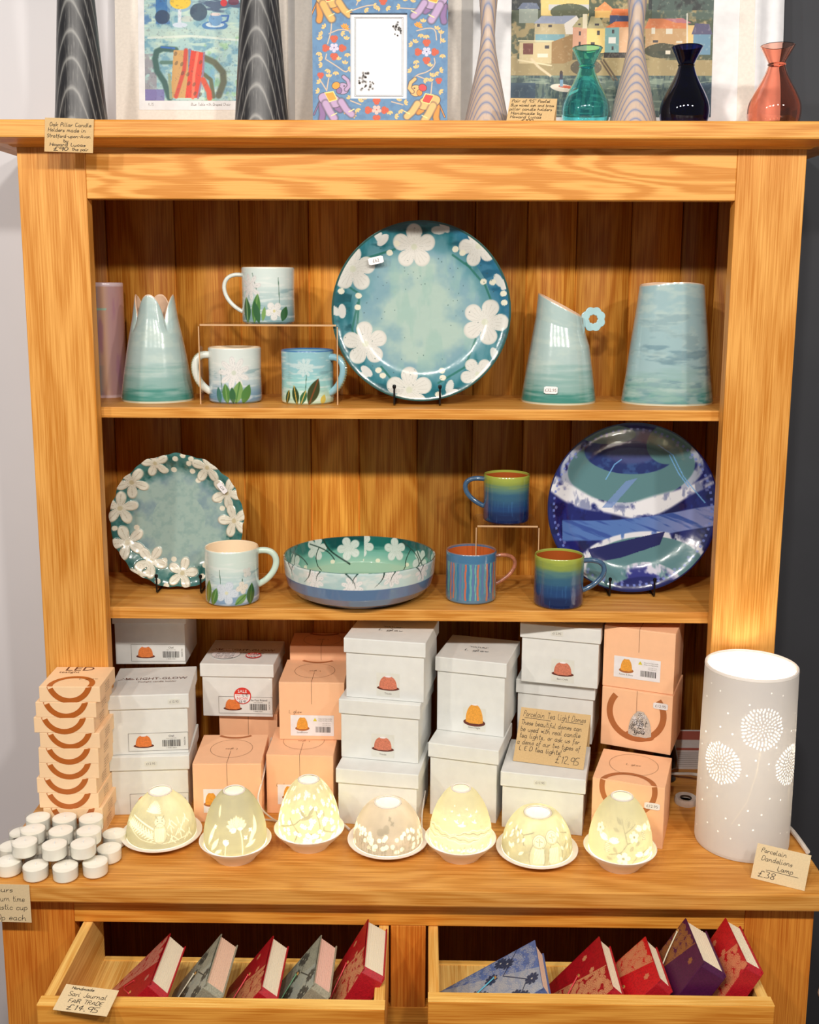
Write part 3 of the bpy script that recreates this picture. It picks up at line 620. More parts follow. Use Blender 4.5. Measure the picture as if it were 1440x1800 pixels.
# elephant photo frame
pf = leaner('picture_frame', 'blue hand painted photo frame with elephants and flowers, white card inside', 'picture frame', -.0495, .062, .05)
KX, KZ = 5.54 / 1083 * 1, 5.54 / 1147
def artf(X, Y):
    u = X * 1083 * 5.54 + 127.5 * 5.54; v = (.2015 - Y) * 1147 * 5.54
    n = fbm(X * 160, Y * 160)
    C = np.ones(X.shape + (3,)) * np.array([84, 130, 172.]); C = mixc(C, (70, 112, 156), ss(n, .45, .7) * .6)
    vine = (206, 186, 160); lf = (232, 206, 130)
    def sprig(C, x, y, a, s=1.0):
        for da in (-.75, 0, .75):
            dx, dy = cos(a + da) * 44 * s, -sin(a + da) * 44 * s; C = leaf(C, u, v, x, y, x + dx, y + dy, 14 * s, (150, 120, 120)); C = leaf(C, u, v, x, y, x + dx, y + dy, 10 * s, lf, (200, 130, 70))
        return C
    for pts in ([(200, 440), (235, 320), (240, 220)], [(215, 340), (330, 290), (430, 320)], [(180, 590), (290, 660), (370, 720), (400, 700)], [(180, 590), (190, 540)], [(420, 1000), (520, 1040)], [(190, 900), (210, 780)], [(190, 900), (130, 800)], [(1250, 400), (1240, 300), (1180, 280), (1060, 310)], [(1230, 580), (1240, 640), (1180, 710), (1040, 750), (1030, 820)], [(1290, 430), (1290, 340)], [(1060, 750), (1180, 800)], [(1200, 930), (1210, 820)], [(820, 1010), (930, 1040)], [(420, 120), (560, 70), (640, 60)], [(1060, 100), (900, 90)], [(480, 60), (500, 10)]):
        q_ = [pts[0]]
        for i_ in range(len(pts) - 1):
            a_, b_ = pts[i_], pts[i_ + 1]; q_ += [(a_[0] * .75 + b_[0] * .25, a_[1] * .75 + b_[1] * .25), (a_[0] * .25 + b_[0] * .75, a_[1] * .25 + b_[1] * .75)]
        C = seg(C, u, v, q_ + [pts[-1]], 7, (160, 140, 140)); C = seg(C, u, v, q_ + [pts[-1]], 4, vine)
    for x, y, a in ((240, 225, 1.6), (180, 280, 2.5), (150, 350, 2.6), (330, 330, -.4), (410, 320, 0), (150, 590, 2.8), (150, 650, 3), (210, 690, -2), (300, 600, 1.4), (365, 640, 1.4), (400, 700, .5), (280, 710, -1.6), (210, 770, 1.5), (130, 820, 2.6), (120, 910, 2.8), (420, 980, 2.2), (510, 1010, 1), (480, 1080, -1), (560, 990, 1.6), (380, 1100, -1.4), (440, 1140, -.3),
                    (1120, 230, 1.5), (1190, 240, 1.2), (1250, 300, 1.2), (1290, 340, 1.4), (1100, 340, -1.6), (1150, 350, -1.5), (1020, 450, 2.8), (1300, 420, 1), (1280, 700, .2), (1180, 660, 1.2), (1060, 680, 1.8), (1010, 710, 2.6), (1240, 720, -.8), (1130, 790, -.4), (1200, 760, 1), (1190, 810, 1.4), (1280, 900, -.5), (820, 970, 1.8), (880, 1000, 1), (940, 1020, .2), (900, 1090, -1), (800, 1100, -1.4), (850, 1150, -.2), (750, 980, 1.6), (640, 70, 0), (560, 100, -.6), (520, 20, 2.3), (900, 80, 3), (960, 20, 2), (1010, 30, 1), (700, 80, 3.8), (770, 80, -.7), (380, 400, 1.4), (390, 530, -1.5), (120, 520, -1.7), (130, 400, 1.9), (1040, 430, 1.2), (1050, 600, -1.3), (1310, 540, -1.6)):
        C = sprig(C, x, y, a)
    def fl4(C, x, y, c, cc):
        for dx, dy in ((0, -88), (0, 85), (-80, 4), (80, 4)):
            C = flower(C, u, v, x + dx, y + dy, 42, 3, (1.57 if dx == 0 else 0), (206, 76, 36), (120, 30, 20), .4, None, .12, 3, .6)
        return flower(C, u, v, x, y, 50, 5, 1.57, c, cc, .45, cc, .08, 3)
    C = fl4(C, 263, 478, (214, 206, 226), (70, 50, 110)); C = fl4(C, 1155, 515, (206, 206, 226), (60, 44, 110)); C = fl4(C, 674, 1090, (236, 190, 180), (176, 40, 44)); C = flower(C, u, v, 735, 20, 45, 3, 1.57, (206, 76, 36), (120, 30, 20), .4, None, .12, 3, .6)
    for x, y in ((132, 750), (1275, 800)): C = flower(C, u, v, x, y, 36, 3, 1.57, (206, 70, 40), (120, 30, 20), .4, None, .12, 3, .6)
    for x, y in ((365, 262), (1070, 245)):
        for a in (1.2, 1.8, .6, 2.4, 0.0): C = leaf(C, u, v, x, y + 30, x + cos(a) * 50, y + 30 - sin(a) * 60, 12, (244, 160, 40), (160, 60, 20))
    OUT = (40, 34, 44)
    def eleph(C, mx, ox, oy, body, shade, cloth, cap):
        f = lambda x: (ox + x) if mx > 0 else (ox - x)
        def E(C, x, y, rx, ry, c, a=0):
            a *= mx; C = ell(C, u, v, f(x), oy + y, rx + 5, ry + 5, OUT, a); return ell(C, u, v, f(x), oy + y, rx, ry, c, a)
        def S(C, pts, w, c): 
            p = [(f(a), oy + b) for a, b in pts]; C = seg(C, u, v, p, w + 5, OUT); return seg(C, u, v, p, w, c)
        C = S(C, [(-145, 60), (-175, 130), (-205, 200)], 5, shade)
        C = S(C, [(10, 80), (20, 130), (50, 150)], 30, shade); C = S(C, [(-130, 100), (-120, 200), (-130, 250)], 30, shade)
        C = E(C, -50, 55, 120, 70, body, .35); C = S(C, [(-90, 90), (-50, 170), (-10, 235)], 38, body); C = S(C, [(60, 70), (110, 150), (160, 195)], 34, body)
        C = E(C, 75, -60, 62, 58, body); C = S(C, [(110, -50), (140, -85), (125, -140), (85, -175)], 17, body); C = E(C, 40, -40, 26, 32, shade); C = E(C, 10, -90, 40, 34, cap, -.5)
        C = ell(C, u, v, f(90), oy - 85, 9, 7, (20, 20, 20)); p = [(f(-95), oy - 10), (f(-20), oy - 25), (f(15), oy + 45), (f(-55), oy + 65)]; C = tri(C, u, v, [(f(-103), oy - 20), (f(-14), oy - 36), (f(26), oy + 50), (f(-58), oy + 76)], (236, 216, 130)); C = tri(C, u, v, p, cloth)
        for xx, yy in ((165, 200), (-5, 240)): C = seg(C, u, v, [(f(xx - 30), oy + yy - 30), (f(xx + 20), oy + yy - 55)], 5, (236, 220, 150))
        return C
    C = eleph(C, 1, 270, 940, (178, 150, 190), (130, 96, 150), (240, 150, 30), (240, 150, 30)); C = eleph(C, -1, 1130, 960, (226, 178, 110), (226, 140, 40), (206, 50, 40), (206, 50, 60))
    C = eleph(C, 1, 250, -40, (226, 170, 90), (226, 140, 40), (206, 50, 40), (206, 50, 60)); C = eleph(C, -1, 1190, -30, (178, 150, 190), (130, 96, 150), (240, 150, 30), (240, 150, 30))
    return C
FW, FH = .2175, .30
# border as four painted mitred pieces around the opening
ox0, ox1, oy0, oy1 = -.0495 + .0495 - .0480, .0435, .0475, .1800
FL = -FW / 2
def border(x0, y0, x1, y1): return artgrid('painted_border', pf, x0, y0, x1, y1, .012, .00055, artf, M['satin'])
border(FL, 0, ox0, FH); border(ox1, 0, -FL, FH); border(ox0, 0, ox1, oy0); border(ox0, oy1, ox1, FH)
bl = plain('blue_frame_paint', (84, 130, 172), .5)
m_ = MB(); m_.box((FL, 0, 0), (ox0, FH, .0117)); m_.box((ox1, 0, 0), (-FL, FH, .0117)); m_.box((ox0, 0, 0), (ox1, oy0, .0117)); m_.box((ox0, oy1, 0), (ox1, FH, .0117)); m_.build('frame_body', bl, pf)
sheet('inner_card', M['white'], pf, ox1 - ox0, oy1 - oy0, .002, ox0, oy0, .0060)
q = MB(); zq = .0068
for g_ in (.0065, .0085):
    x0, x1, y0, y1 = ox0 + g_, ox1 - g_, oy0 + g_ * .7, oy1 - g_ * .8
    for a, b_ in (((x0, y0), (x1, y0 + .0003)), ((x0, y1), (x1, y1 + .0003)), ((x0, y0), (x0 + .0003, y1)), ((x1, y0), (x1 + .0003, y1))): q.box((a[0], a[1], zq - .0004), (b_[0], b_[1], zq))
for cx_, cy_, sp_, nn in ((ox0 + .024, oy0 + .026, .020, 34), (ox1 - .018, oy1 - .022, .012, 22)):
    for k in range(nn):
        a = random.uniform(0, 6.28); r_ = random.uniform(0, 1) ** .6; fx = cx_ + cos(a) * r_ * sp_ * .55 * (1.2 - .6 * sin(a) * r_); fy = cy_ + sin(a) * r_ * sp_
        s_ = random.uniform(.0012, .0026)
        for j in range(5):
            b0 = j * 1.2566; c0 = (fx + cos(b0) * s_ * .5, fy + sin(b0) * s_ * .5)
            q.tube([(c0[0] + cos(t) * s_ * .4, c0[1] + sin(t) * s_ * .4, zq) for t in np.linspace(0, 6.28, 7)], .00014, 3)
q.build('printed_scrollwork', M['ink'], pf)

# ================================================================== POTTERY
def dense(prof, step):
    out = []
    for i in range(len(prof) - 1):
        (r0, z0), (r1, z1) = prof[i], prof[i + 1]; n = max(1, int(math.hypot(r1 - r0, z1 - z0) / step))
        for k in range(n): t = k / n; out.append((r0 + (r1 - r0) * t, z0 + (z1 - z0) * t, i))
    out.append((prof[-1][0], prof[-1][1], len(prof) - 2)); return out
def pot(name, parent, prof, n_out, fn, mat, step=.0014, nseg=180, sx=1.0, sy=1.0, zfn=None, T=None):
    """turned pot painted by fn(phi, s, z, inside). n_out = index of the profile point where the inside starts"""
    D = dense(prof, step); r = np.array([d[0] for d in D]); z = np.array([d[1] for d in D]); seg_ = np.array([d[2] for d in D])
    ph = np.linspace(-pi, pi, nseg, endpoint=False)
    PH, R_ = np.meshgrid(ph, r); _, Zg = np.meshgrid(ph, z); _, IN_ = np.meshgrid(ph, (seg_ >= n_out) * 1.0)
    X = R_ * np.sin(PH) * sx; Y = -R_ * np.cos(PH) * sy
    Z2 = zfn(PH, R_, Zg, IN_) if zfn else Zg
    C = fn(PH, R_ * PH, Zg, IN_)
    return gridmesh(name, np.stack([X, Y, Z2], -1), C, mat, parent, closed=True, T=T, angle=50)
def handle_path(x0, z0, x1, z1, out, n=22, droop=.0):
    """ear handle in the local x-z plane from upper to lower joint"""
    pts = []
    P0, P3 = (x0, z0), (x1, z1); P1 = (x0 + out * 1.35, z0 + .008); P2 = (x1 + out * 1.25, z1 + .018 - droop)
    for i in range(n + 1):
        t = i / n; a = (1 - t) ** 3; b_ = 3 * t * (1 - t) ** 2; c = 3 * t * t * (1 - t); d = t ** 3
        pts.append((a * P0[0] + b_ * P1[0] + c * P2[0] + d * P3[0], 0, a * P0[1] + b_ * P1[1] + c * P2[1] + d * P3[1]))
    return pts
def mug(label, x, y, z, R, H, hang, fn, hmat, inner=None, out=.032, hr=.0042, flat=.8, group='handmade mugs', knob=None, hz=(.86, .20), hpts=None):
    """hang: direction of the handle, degrees from the viewer's right"""
    t = thing('mug', label, 'mug', (x, y, z), group=group)
    prof = [(0, .0015), (R * .80, .0015), (R * .90, 0), (R * .985, .003), (R, .008), (R * .985, H * .5), (R, H - .002), (R - .0012, H), (R - .0030, H - .001), (R - .0045, H * .5), (R - .006, .010), (R * .7, .006), (0, .006)]
    pot('body', t, prof, 7, fn, M['gloss'], step=.0012, nseg=300)
    if hpts is None: hpts = handle_path(R - .002, H * hz[0], R - .002, H * hz[1], out)
    m_ = MB(); m_.tube(hpts, hr, 12, 0, Matrix.Rotation(radians(hang), 4, 'Z'), flat=flat * 1.3)
    h = m_.build('handle', hmat, t, smooth=True)
    if knob:
        q = MB(); Rz = Matrix.Rotation(radians(hang), 4, 'Z')
        for i in range(3, len(hpts) - 3):
            p = Vector(hpts[i]); d = (Vector(hpts[i + 1]) - Vector(hpts[i - 1])).normalized(); nrm = Vector((d.z, 0, -d.x)); 
            if nrm.x < 0: nrm = -nrm
            for s_ in (-.0022, 0, .0022):
                c = p + nrm * hr * .95 + Vector((0, s_, 0)); q.tube([c + d * .0016 * cos(a) + Vector((0, .0012 * sin(a), 0)) for a in np.linspace(0, 6.28, 6)], .0005, 4, 0, Rz)
        q.build('raised_scrolls', knob, h, smooth=True)
    return t
S1, S2 = .7397, .3904
def sky_mug(flowers, leaves, top=(214, 228, 224), mid=(176, 200, 200), low=(130, 165, 170), H=.092, inner=(238, 226, 204), stems=(), rim=None, warm=None):
    def fn(ph, s, z, ins):
        t = z / H
        C = np.ones(s.shape + (3,)) * np.array(top, float)
        C = mixc(C, mid, ss(.75 - t, 0, .35)); C = mixc(C, low, ss(.42 - t, 0, .3))
        n = fbm(s * 40 + 40, z * 260); C = mixc(C, (236, 240, 236), ss(n, .5, .75) * .55); C = mixc(C, (110, 150, 160), ss(fbm(s * 30 + 80, z * 200 + 9), .58, .75) * .45 * (t < .62))
        for st in stems: C = seg(C, s, z, st, .0006, (52, 96, 70))
        for f in flowers: C = flower(C, s, z, *f)
        for l in leaves: C = leaf(C, s, z, *l)
        C = mixc(C, inner, ins)
        if rim is not None: C = mixc(C, rim, ((t > .975) * 1.0))
        return C
    return fn
G1, G2, G3 = (78, 128, 62), (52, 100, 60), (120, 160, 90)
white_h = M['cream_glaze']; wh2 = plain('white_glaze_handle', (222, 228, 220), .25, coat=.6); blueh = plain('pale_blue_glaze_handle', (140, 186, 200), .25, coat=.7)
scr = plain('dark_relief_scrolls', (150, 150, 110), .35, coat=.5)

# risers
def riser(label, x0, x1, y0, y1, z0, h):
    t = thing('display_riser', label, 'display riser', (x0, y0, z0)); w = x1 - x0; d = y1 - y0; k = .003
    m_ = MB(); m_.box((.004, 0, h - k), (w - .004, d, h)); m_.box((0, 0, 0), (k, d, h - .004)); m_.box((w - k, 0, 0), (w, d, h - .004))
    for xa, xb in ((0, .004), (w, w - .004)):
        m_.add([(xa, 0, h - .004), (xb, 0, h), (xb, d, h), (xa, d, h - .004)], [(0, 1, 2, 3)])
    m_.build('acrylic_sheet', M['acrylic'], t)
    e = MB(); e.box((.003, -.0006, h - k), (w - .003, .0002, h)); e.box((.0, -.0006, 0), (k * .6, .0002, h - .004)); e.box((w - k * .6, -.0006, 0), (w, .0002, h - .004)); e.build('polished_edge', M['acryl_edge'], t)
riser('clear acrylic riser on the upper shelf carrying the pale mug', -.3620, -.1230, .085, .190, S1, .137)
riser('small clear acrylic riser on the lower shelf under a lime rimmed mug', .1190, .2330, .120, .215, S2, .130)

Rz_ = S1 + .1372
mug('white lily mug standing on top of the acrylic riser, handle left', -.2480, .137, Rz_, .0460, .0960, 180,
    sky_mug([(-.028, .062, .024, 8, .2, (226, 224, 222), (150, 150, 150), .7, None, .1, 3, .3), (.016, .022, .017, 5, .9, (232, 230, 226), (150, 160, 150), .5, (214, 206, 150))],
            [(-.034, .0, -.038, .046, .010, G2, G3), (-.02, .0, -.012, .052, .009, G1, G3), (-.01, .0, -.02, .04, .007, G2), (.030, .004, .040, .03, .008, G2), (-.004, .004, .0, .03, .004, G3)], stems=[[(.026, .03), (.024, .078)], [(-.012, .05), (-.022, .086)]], H=.096), wh2, out=.034, hr=.0036)
mug('white and blue lily mug below the riser with patterned handle on the left', -.3080, .128, S1, .0462, .0960, 200,
    sky_mug([(.006, .054, .030, 9, .3, (230, 230, 228), (150, 156, 160), .7, (206, 214, 200), .1, 3, .35)], [(-.006, .0, -.010, .036, .008, G1, G3), (.008, .0, .016, .040, .010, G3, G1), (.02, .0, .034, .034, .009, G1), (-.02, 0, -.024, .03, .006, (60, 120, 110)), (.004, 0, .002, .03, .006, G2)],
            top=(220, 230, 226), mid=(190, 208, 214), low=(112, 150, 182), stems=[[(-.016, .02), (-.018, .06)]], H=.096, inner=(246, 226, 196)), wh2, out=.026, hr=.0065, flat=.8, knob=scr)
mug('turquoise mug with dark leaves and a patterned handle on the right', -.1790, .118, S1, .0460, .0930, -22,
    sky_mug([(.0, .064, .017, 9, .3, (200, 222, 222), (150, 180, 186), .7, None, .12, 3, .4)], [(-.038, .0, -.030, .026, .006, (44, 70, 34), (200, 160, 60)), (-.014, .0, -.020, .034, .007, (40, 66, 34), (206, 170, 70)), (.006, .0, .024, .046, .011, (58, 66, 28), (120, 70, 30)), (-.008, .0, .002, .026, .006, G2, (216, 180, 90)), (.03, .0, .036, .018, .006, (206, 190, 90))],
            top=(146, 196, 206), mid=(150, 206, 206), low=(190, 220, 196), stems=[[(.0, .014), (.003, .052)]], H=.093, rim=(70, 120, 170), inner=(150, 196, 206)), blueh, out=.026, hr=.0062, flat=.8, knob=scr)

# pastel cylinder with a pale green cross, half behind the left stile
t = thing('cylinder_vase', 'pastel pink and blue cylindrical vase with a green cross, half hidden by the left stile', 'vase', (-.5560, .205, S1))
def fcyl(ph, s, z, ins):
    n = fbm(s * 60 + 20, z * 18); C = np.ones(s.shape + (3,)) * np.array([190, 150, 150.]); C = mixc(C, (110, 150, 170), ss(-.006 - s, -.012, .012)); C = mixc(C, (206, 166, 140), ss(np.abs(s - .006), .014, 0)); C = mixc(C, (170, 120, 150), ss(n, .5, .7) * .6); C = mixc(C, (96, 140, 150), (z < .06) * ss(-s, -.01, .02) * .7)
    g = (150, 206, 186); C = rect(C, s, z, -.014, .135, -.010, .186, g); C = rect(C, s, z, -.020, .157, .012, .161, g); C = rect(C, s, z, -.0135, .080, -.0105, .132, g)
    C = mixc(C, (222, 200, 206), ((z < .006) | (z > .200)) * 1.0); return mixc(C, (120, 100, 100), ins)
pot('body', t, [(0, .001), (.033, 0), (.034, .003), (.034, .204), (.033, .206), (.031, .205), (.031, .006), (0, .005)], 5, fcyl, M['gloss'], .003, 96)

def tealglaze(seed, H, dark=(64, 136, 126), top=(176, 200, 198), mott=0.0, band=.26):
    def fn(ph, s, z, ins):
        t = z / H; n = fbm(s * 18 + seed, z * 180 + seed); n2 = fbm(s * 34 + seed * 3, z * 90)
        C = np.ones(s.shape + (3,)) * np.array(top, float); C = mixc(C, (196, 214, 206), ss(n2, .45, .7) * .5)
        C = mixc(C, (140, 178, 174), ss(band * 1.5 - t + (n - .5) * .25, 0, .2)); C = mixc(C, dark, ss(band * .62 - t + (n - .5) * .3, 0, .16))
        if mott: C = mixc(C, (124, 158, 170), ss(n2 + n * .5, .72, .95) * mott * (t < .75)); C = mixc(C, (98, 134, 150), ss(fbm(s * 24 + 50, z * 120 + 3), .56, .7) * mott * (t < .5)); C = mixc(C, (190, 210, 206), ss(fbm(s * 26 + 70, z * 110 + 33), .58, .72) * .8 * mott * (t < .3))
        C = mixc(C, (206, 214, 196), (t < .012) * 1.0)
        return mixc(C, (240, 206, 176), ins)
    return fn
# tulip vase: rim cut in four petals
t = thing('petal_vase', 'pale blue cone vase with petal cut rim and green base on the upper shelf', 'vase', (-.4510, .150, S1))
Ht = .186
def petal(PH, R_, Z, IN_):
    a = np.abs(np.sin(2 * (PH + pi / 4 + .06)))        # 0 at petal joints
    cut = Ht - .046 * (1 - a ** .75) ** 1.1
    return np.where(Z > .12, .12 + (Z - .12) * (cut - .12) / (Ht - .12), Z)
pot('body', t, [(0, .0015), (.060, .0015), (.0635, 0), (.0642, .004), (.0585, .045), (.0500, .095), (.0400, .145), (.0345, Ht - .003), (.0335, Ht), (.0318, Ht - .002), (.0370, .145), (.047, .095), (.0555, .045), (.059, .008), (0, .006)], 8, tealglaze(4, Ht), M['gloss_wavy'], .0016, 220, zfn=petal)
# jug with slanted rim and flower handle
t = thing('jug', 'pale blue tapering jug with slanted rim and flower shaped handle', 'jug', (.2650, .160, S1)); Hj = .198
def slant(PH, R_, Z, IN_):
    x = R_ * np.sin(PH); cut = Hj - .022 - (x + .030) * .52 + .010  - R_ * np.cos(PH) * .10
    return np.where(Z > .10, .10 + (Z - .10) * (cut - .10) / (Hj - .10), Z)
pot('body', t, [(0, .0015), (.062, .0015), (.0655, 0), (.0663, .004), (.0600, .05), (.0520, .10), (.0440, .15), (.0405, Hj - .003), (.0398, Hj), (.038, Hj - .002), (.0412, .15), (.049, .10), (.057, .05), (.061, .008), (0, .006)], 8, tealglaze(9, Hj), M['gloss_wavy'], .0016, 220, zfn=slant)
q = MB(); npt = 96; ring_o = []; ring_i = []
for k in range(npt):
    a = 2 * pi * k / npt; ro = .0195 * (1 + .13 * abs(sin(4 * a))) ; ri = .0075 * (1 + .06 * cos(8 * a)); ring_o.append((ro * cos(a), ro * sin(a))); ring_i.append((ri * cos(a), ri * sin(a)))
for zf in (-.003, .003): 
    for R0 in (ring_o, ring_i): q.v += [(.0575 + a, zf, .146 + b_) for a, b_ in R0]
for k in range(npt):
    k2 = (k + 1) % npt; a0, a1, b0, b1 = k, k2, npt + k, npt + k2; o2 = 2 * npt
    for f in ((a0, a1, b1, b0), (o2 + a0, o2 + b0, o2 + b1, o2 + a1), (a0, o2 + a0, o2 + a1, a1), (b0, b1, o2 + b1, o2 + b0)): q.f.append(list(f)); q.mi.append(0)
q.build('flower_handle', plain('pale_blue_glaze', (176, 214, 220), .25, coat=.8), t, bevel=.0012)
def sticker(parent, text, T, w=.018, h=.0085, mat='lblwhite', ink='ink_soft', curveR=None):
    q = MB(); n = 20; pts = []
    for k in range(n): a = 2 * pi * k / n; pts.append((w / 2 * max(-1, min(1, cos(a) * 1.25)), h / 2 * max(-1, min(1, sin(a) * 1.25)), .0006))
    q.poly(pts, 0); q.add([(x_, y_, 0) for x_, y_, _ in pts] + [(x_, y_, .0006) for x_, y_, _ in pts], [(k, (k + 1) % n, n + (k + 1) % n, n + k) for k in range(n)], 0)
    ptext(q, text, 0, -h * .22, h * .62, Matrix.Identity(4), 1, .0008)
    o = q.build('price_sticker', [M[mat], M[ink]], parent, T=T); return o
def onfront(x, y, z, yaw=0, tilt=0): return Matrix.Translation((x, y, z)) @ Matrix.Rotation(radians(yaw), 4, 'Z') @ Matrix.Rotation(-tilt, 4, 'X') @ FRONT
sticker(t, '£32.95', onfront(-.021, -.0625, .026, -20, .17), .024, .0125)
# big oval vase
t = thing('oval_vase', 'large pale blue mottled oval vase at the right end of the upper shelf', 'vase', (.4570, .152, S1)); Hv = .208
def wob(PH, R_, Z, IN_): return Z + np.where(Z > .15, (Z - .15) / .058 * .0028 * np.sin(PH * 2 + 1.2) , 0)
pot('body', t, [(0, .0015), (.077, .0015), (.0800, 0), (.0808, .004), (.0745, .05), (.0675, .11), (.0600, .17), (.0565, Hv - .003), (.0555, Hv), (.0538, Hv - .002), (.057, .17), (.0645, .11), (.0715, .05), (.076, .008), (0, .006)], 8, tealglaze(17, Hv, (60, 134, 132), (158, 190, 196), 0.55, .22), M['gloss_wavy'], .0018, 240, sy=.78, zfn=wob)

# ---- plates on black wire stands
def plate(label, x, ybot, z, R, tilt, fn, spin=0, rimw=.30, scallop=None, relief=None, depth=.026, lift=.006, cat='plate', n=260, name='display_plate', yaw=0):
    """disc in a local plane (X right, Y up, Z to the viewer) leaning back by tilt; a plate stand carries it"""
    t = thing(name, label, cat, (x, ybot, z + lift), rot=(0, 0, radians(yaw)))
    th = np.linspace(-pi, pi, n * 2, endpoint=False); rr = np.concatenate([np.linspace(0.002, 1, n // 2), [1.006, 1.0], np.linspace(.97, .0, 12)])
    front = np.concatenate([np.ones(n // 2), [1, 0], np.zeros(12)])
    TH, RR = np.meshgrid(th, rr); _, FR = np.meshgrid(th, front)
    def h(q): return depth * ss(q, 1 - rimw * 1.15, 1.0) ** 1.2 * .75 + depth * .25 * q ** 2
    Zf = h(np.clip(RR, 0, 1)); Zl = np.where(FR > .5, Zf, Zf - .0065 * np.where(RR > .98, .6, 1))
    sc = 1.0 if scallop is None else scallop(TH)
    X = RR * np.cos(TH) * sc; Y = RR * np.sin(TH) * sc
    C = fn(X, Y, RR); 
    if relief is not None: Zl = Zl + np.where(FR > .5, relief(X, Y, RR), 0)
    C = np.where(FR[..., None] > .5, C, np.array([60, 110, 120.]))
    P = np.stack([X * R, Y * R + R, Zl], -1)
    T = Matrix.Rotation(-tilt, 4, 'X') @ FRONT
    o = gridmesh('plate_disc', P, C, M['gloss_wavy'], t, closed=True, T=T, angle=70)
    return t, T
def stand(label, x, ybot, z, R, tilt, gap, reach=.032, yaw=0):
    t = thing('plate_stand', label, 'plate stand', (x, ybot, z), rot=(0, 0, radians(yaw)), group='black wire plate stands')
    for sx in (-1, 1):
        m_ = MB(); px = sx * gap / 2; yb = .002; s_, c_ = sin(tilt), cos(tilt)
        fo = -.034
        m_.tube([(px, fo, .032), (px, fo, .004), (px, fo + .003, .0022), (px, yb, .0022), (px, .085, .0022)], .0017, 8)
        m_.tube([(px, .012 + .008, .0022), (px * .9, .020 + s_ * R * .9 * .9, R * .9)], .0016, 8)
        m_.lathe([(0, .029), (.0026, .030), (.0034, .033), (.0026, .036), (0, .037)], 12, 0, Matrix.Translation((px, fo, 0)))
        m_.build('wire_prong', M['black'], t, smooth=True)
    m_ = MB(); m_.tube([(-gap / 2, .085, .0022), (gap / 2, .085, .0022)], .0016, 8); m_.tube([(-gap / 2 * .9, .020 + sin(tilt) * R * .81, R * .9), (gap / 2 * .9, .020 + sin(tilt) * R * .81, R * .9)], .0016, 8); m_.build('cross_bar', M['black'], t, smooth=True)
WF = (226, 222, 214)
def f_pl1(X, Y, RR):
    r = np.hypot(X, Y); n = fbm(X * 4 + 30, Y * 4 + 30); n2 = fbm(X * 10 + 3, Y * 3 + 3)
    C = np.ones(X.shape + (3,)) * np.array([172, 196, 186.]); C = mixc(C, (126, 164, 176), ss(r + (n - .5) * .7, .3, .62)); C = mixc(C, (150, 186, 176), ss(n2, .5, .7) * .5 * (r < .75)); C = mixc(C, (92, 146, 158), ss(r + (n - .5) * .3, .62, .78)); C = mixc(C, (36, 110, 122), ss(r + (n2 - .5) * .35, .78, .95)); C = mixc(C, (24, 80, 90), ss(fbm(X * 5 + 9, Y * 12), .5, .7) * (r > .8) * .8)
    C = mixc(C, (30, 100, 150), ss(X + Y * .6, .75, 1.0) * (r > .8) * .5)
    for p in ([(-.72, .1), (-.78, -.2), (-.7, -.5)], [(-.86, .3), (-.7, .2), (-.74, -.35)], [(.5, .55), (.72, .3), (.8, .1)], [(.2, -.8), (.5, -.62), (.62, -.3)], [(-.45, -.62), (-.3, -.8), (0, -.86)], [(-.3, .7), (-.6, .6)], [(.35, .64), (.55, .5)]): C = seg(C, X, Y, p, .012, (40, 110, 96), .8)
    for cx, cy, R_, a in ((-.085, .727, .25, 1.57), (.63, .72, .22, .6), (-.77, .47, .26, .3), (.72, -.11, .27, 1.2), (-.63, -.36, .26, .4), (-.13, -.88, .27, 1.57), (.64, -.70, .20, .9)):
        C = flower(C, X, Y, cx, cy, R_, 5, a, WF, (170, 170, 160), .45, (206, 210, 190), .06, 5, .42)
    for cx, cy, a in ((-.46, .82, .8), (.22, .92, 2.2), (.90, .33, 1.2), (-.93, .0, 1.6), (-.64, -.70, 2.4), (.34, -.88, .4), (.86, -.5, 1.0)):
        C = ell(C, X, Y, cx - .04 * cos(a + 1.5), cy - .04 * sin(a + 1.5), .085, .045, (214, 214, 210), a); C = ell(C, X, Y, cx + .04 * cos(a + 1.5), cy + .04 * sin(a + 1.5), .085, .045, (206, 210, 206), a + .9)
    for cx, cy in ((-.36, .66), (-.28, .76), (.38, .70), (.46, .66), (.70, .34), (.80, .33), (-.71, .18), (-.72, .05), (.93, .1), (.92, .2), (-.48, -.66), (-.43, -.72), (.24, -.66), (.25, -.74), (.2, -.93), (-.9, .22)): C = ell(C, X, Y, cx, cy, .038, .034, (228, 226, 206))
    for k in range(70): 
        a = random.uniform(0, 6.28); rr = random.uniform(.3, .95); C = ell(C, X, Y, rr * cos(a), rr * sin(a), .007, .007, (50, 80, 80), 0, .7, .4)
    return mixc(C, (28, 76, 70), (r > .985) * 1.0)
TI = .10
t, T = plate('large round teal platter painted with white blossoms on the upper shelf', .0190, .105, S1, .1525, TI, f_pl1, depth=.024, cat='platter', name='display_platter', n=300)
sticker(t, '£62', T @ Matrix.Translation((-.078, .2385, .0185)) @ Matrix.Rotation(.22, 4, 'Z'), .026, .0125)
stand('black wire plate stand holding the large teal blossom platter', .0130, .105, S1, .1525, TI, .078)
FL2 = ((-.32, .86, .22, .5), (.46, .80, .26, .3), (-.68, .57, .26, .9), (-.86, .18, .27, .2), (-.76, -.34, .28, .7), (-.42, -.63, .26, 1.0), (-.58, -.82, .18, .2), (.06, -.80, .25, .1), (.74, .42, .27, 1.1), (.85, .0, .27, .6))
